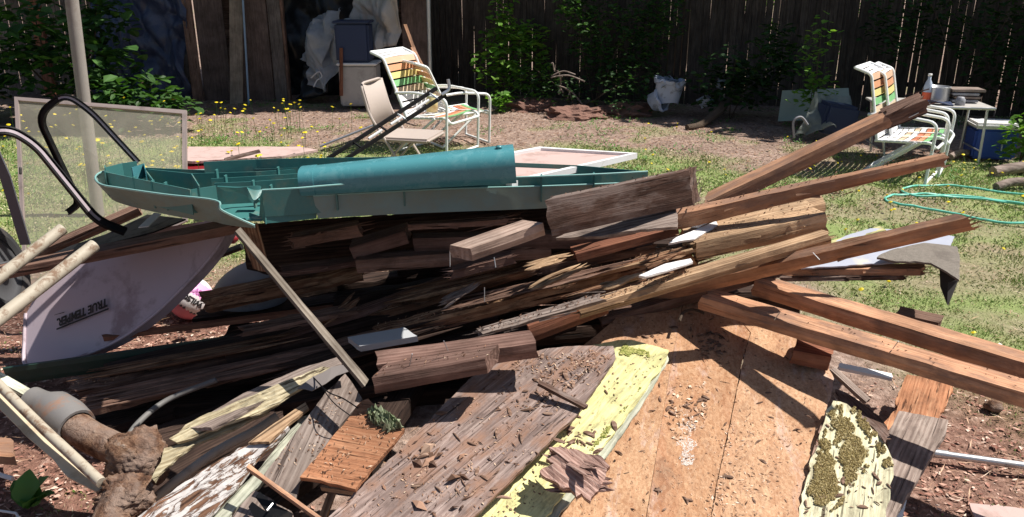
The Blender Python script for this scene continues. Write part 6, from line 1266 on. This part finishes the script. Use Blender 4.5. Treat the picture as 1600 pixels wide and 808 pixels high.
for i, (A_, B_, C_, n) in enumerate((((1094, 464, .535), (1640, 626, .50), (1113, 450, .535), 50), ((1087, 381, .735), (1292, 335, .815), (1062, 352, .735), 160), ((757, 522, .555), (946, 468, .64), (746, 512, .56), 120), ((590, 520, .34), (1084, 393, .70), (583, 508, .34), 320), ((560, 498, .33), (898, 402, .62), (553, 484, .33), 220), ((905, 483, .59), (1297, 366, .80), (900, 472, .59), 160), ((1056, 336, .81), (1479, 241, 1.03), (1050, 327, .812), 160), ((118, 612, .14), (640, 500, .32), (108, 590, .15), 200), ((852, 314, .93), (1078, 266, 1.0), (866, 306, .932), 60), ((580, 592, .565), (758, 561, .605), (606, 566, .57), 60))):
    A, B, C = Z(*A_), Z(*B_), Z(*C_); r = random.Random(i); nn = (B - A).cross(C - A).normalized(); nn = nn if nn.z > 0 else -nn; vs = []; fs = []
    for k in range(int(n * .8)):
        t, s = r.random(), r.uniform(.1, .95); 
        if i in (5,): t *= .45
        p = A + (B - A) * t + (C - A) * s + nn * .003; L = r.uniform(.002, .013) ; a = r.gauss(0, .5); x = ((B - A).normalized() * math.cos(a) + nn.cross(B - A).normalized() * math.sin(a)); y_ = nn.cross(x); w = L * r.uniform(.1, .4); h = r.uniform(.001, .004); b0 = len(vs)
        vs += [p - x * L / 2 - A, p + y_ * w / 2 + nn * h - A, p + x * L / 2 + nn * h * r.uniform(0, 2) - A, p - y_ * w / 2 - A, p + nn * h * 1.4 - A]; fs += [(b0, b0 + 3, b0 + 4), (b0 + 3, b0 + 2, b0 + 4), (b0 + 2, b0 + 1, b0 + 4), (b0 + 1, b0, b0 + 4), (b0, b0 + 1, b0 + 2, b0 + 3)]
    tag(place('splinters', mesh('splinters', vs, fs, M['chip' if i % 2 else 'chipdark']), Matrix.Translation(A)), 'loose splinters and crumbs along the ' + ('nearer parallel lumber', 'split block', 'grey splintered board', 'crumbling beam', 'crumbly lath', 'tan edged lumber', 'frayed thin lumber', 'split grey board at the left', 'thick dark board', 'front mitred block')[i], None, kind='stuff')

def curls(name, label, plane, spots, mat, seed, size=.05):
    p0, p1, p2 = plane; nn = (p1 - p0).cross(p2 - p0).normalized(); O = V(0, 0, H); nn = nn if nn.dot(O - p0) > 0 else -nn; t1 = (p1 - p0).normalized(); t2 = nn.cross(t1); r = random.Random(seed); parts = []
    for (u, v) in spots:
        d = ray(u, v); p = O + d * ((p0 - O).dot(nn) / d.dot(nn)) + nn * .003; a = r.uniform(0, 6.28); L = size * r.uniform(.4, 1.4); w = L * r.uniform(.06, .22); pa = []; x = p - p0; cu = r.uniform(-2, 2); li = r.uniform(0, .35)
        for k in range(7):
            pa.append(x.copy()); a += cu / 7 * r.uniform(.2, 1); x = x + (t1 * math.cos(a) + t2 * math.sin(a)) * L / 6 + nn * (li * L / 6 * math.cos(k * .9))
        parts.append(sweep(pa, [(-.0012, -w), (.0012, -w * .8), (.002, 0), (.0012, w * .8), (-.0012, w), (-.0005, 0)], up=nn, scale=[.35, .8, 1, 1, .9, .6, .15]))
    vs, fs = join(parts, name); tag(place(name, mesh(name, vs, fs, mat), Matrix.Translation(p0)), label, None, kind='stuff')
bits('plaster_dust', 'whitish plaster dust smeared on the middle particle board', PB, [(1055, 640), (1090, 640), (1092, 735), (1056, 735)], 1300, .004, plain('plaster_dust', (.62, .55, .50), .9), 40, thin=.6, hmul=.05, density=-.5, fade=11, lift=.0005)
rq = random.Random(4); barkm = wood('loose_bark', (.08, .045, .03), (.20, .12, .085), (.40, .28, .21), crack=.6, dirt=.2)
curls('bark_curls', 'curled strips of bark on the particle board', PB, [(rq.gauss(1115, 16), rq.gauss(545, 12)) for _ in range(16)] + [(rq.gauss(1065, 22), rq.gauss(640, 16)) for _ in range(18)] + [(rq.uniform(960, 1260), rq.uniform(510, 800)) for _ in range(40)] + [(rq.uniform(990, 1130), rq.uniform(490, 540)) for _ in range(14)], barkm, 3, .024)
curls('bark_curls', 'curled strips of bark on the brown siding panel', PP, [(rq.uniform(640, 930), rq.uniform(560, 800)) for _ in range(46)] + [(rq.gauss(855, 14), rq.gauss(622, 10)) for _ in range(14)], barkm, 5, .03)
curls('bark_curls', 'bark strips and flakes on the yellow siding', YP, [(rq.gauss(905, 20), rq.gauss(685, 12)) for _ in range(14)] + [(rq.uniform(860, 1000), rq.uniform(560, 720)) for _ in range(12)], barkm, 6, .03)
curls('bark_curls', 'dead scraps on the mossy siding', MP, [(rq.uniform(1255, 1385), rq.uniform(650, 800)) for _ in range(30)], barkm, 7, .022)
TPl = (ZT(300, 320, .782), ZT(900, 290, .782), ZT(500, 255, .782))
bits('tray_litter', 'dry leaf bits collected in the teal tray', TPl, [(180, 275), (330, 266), (900, 268), (900, 290), (420, 330), (240, 300)], 420, .012, M['mulch'], 31, density=-.3)
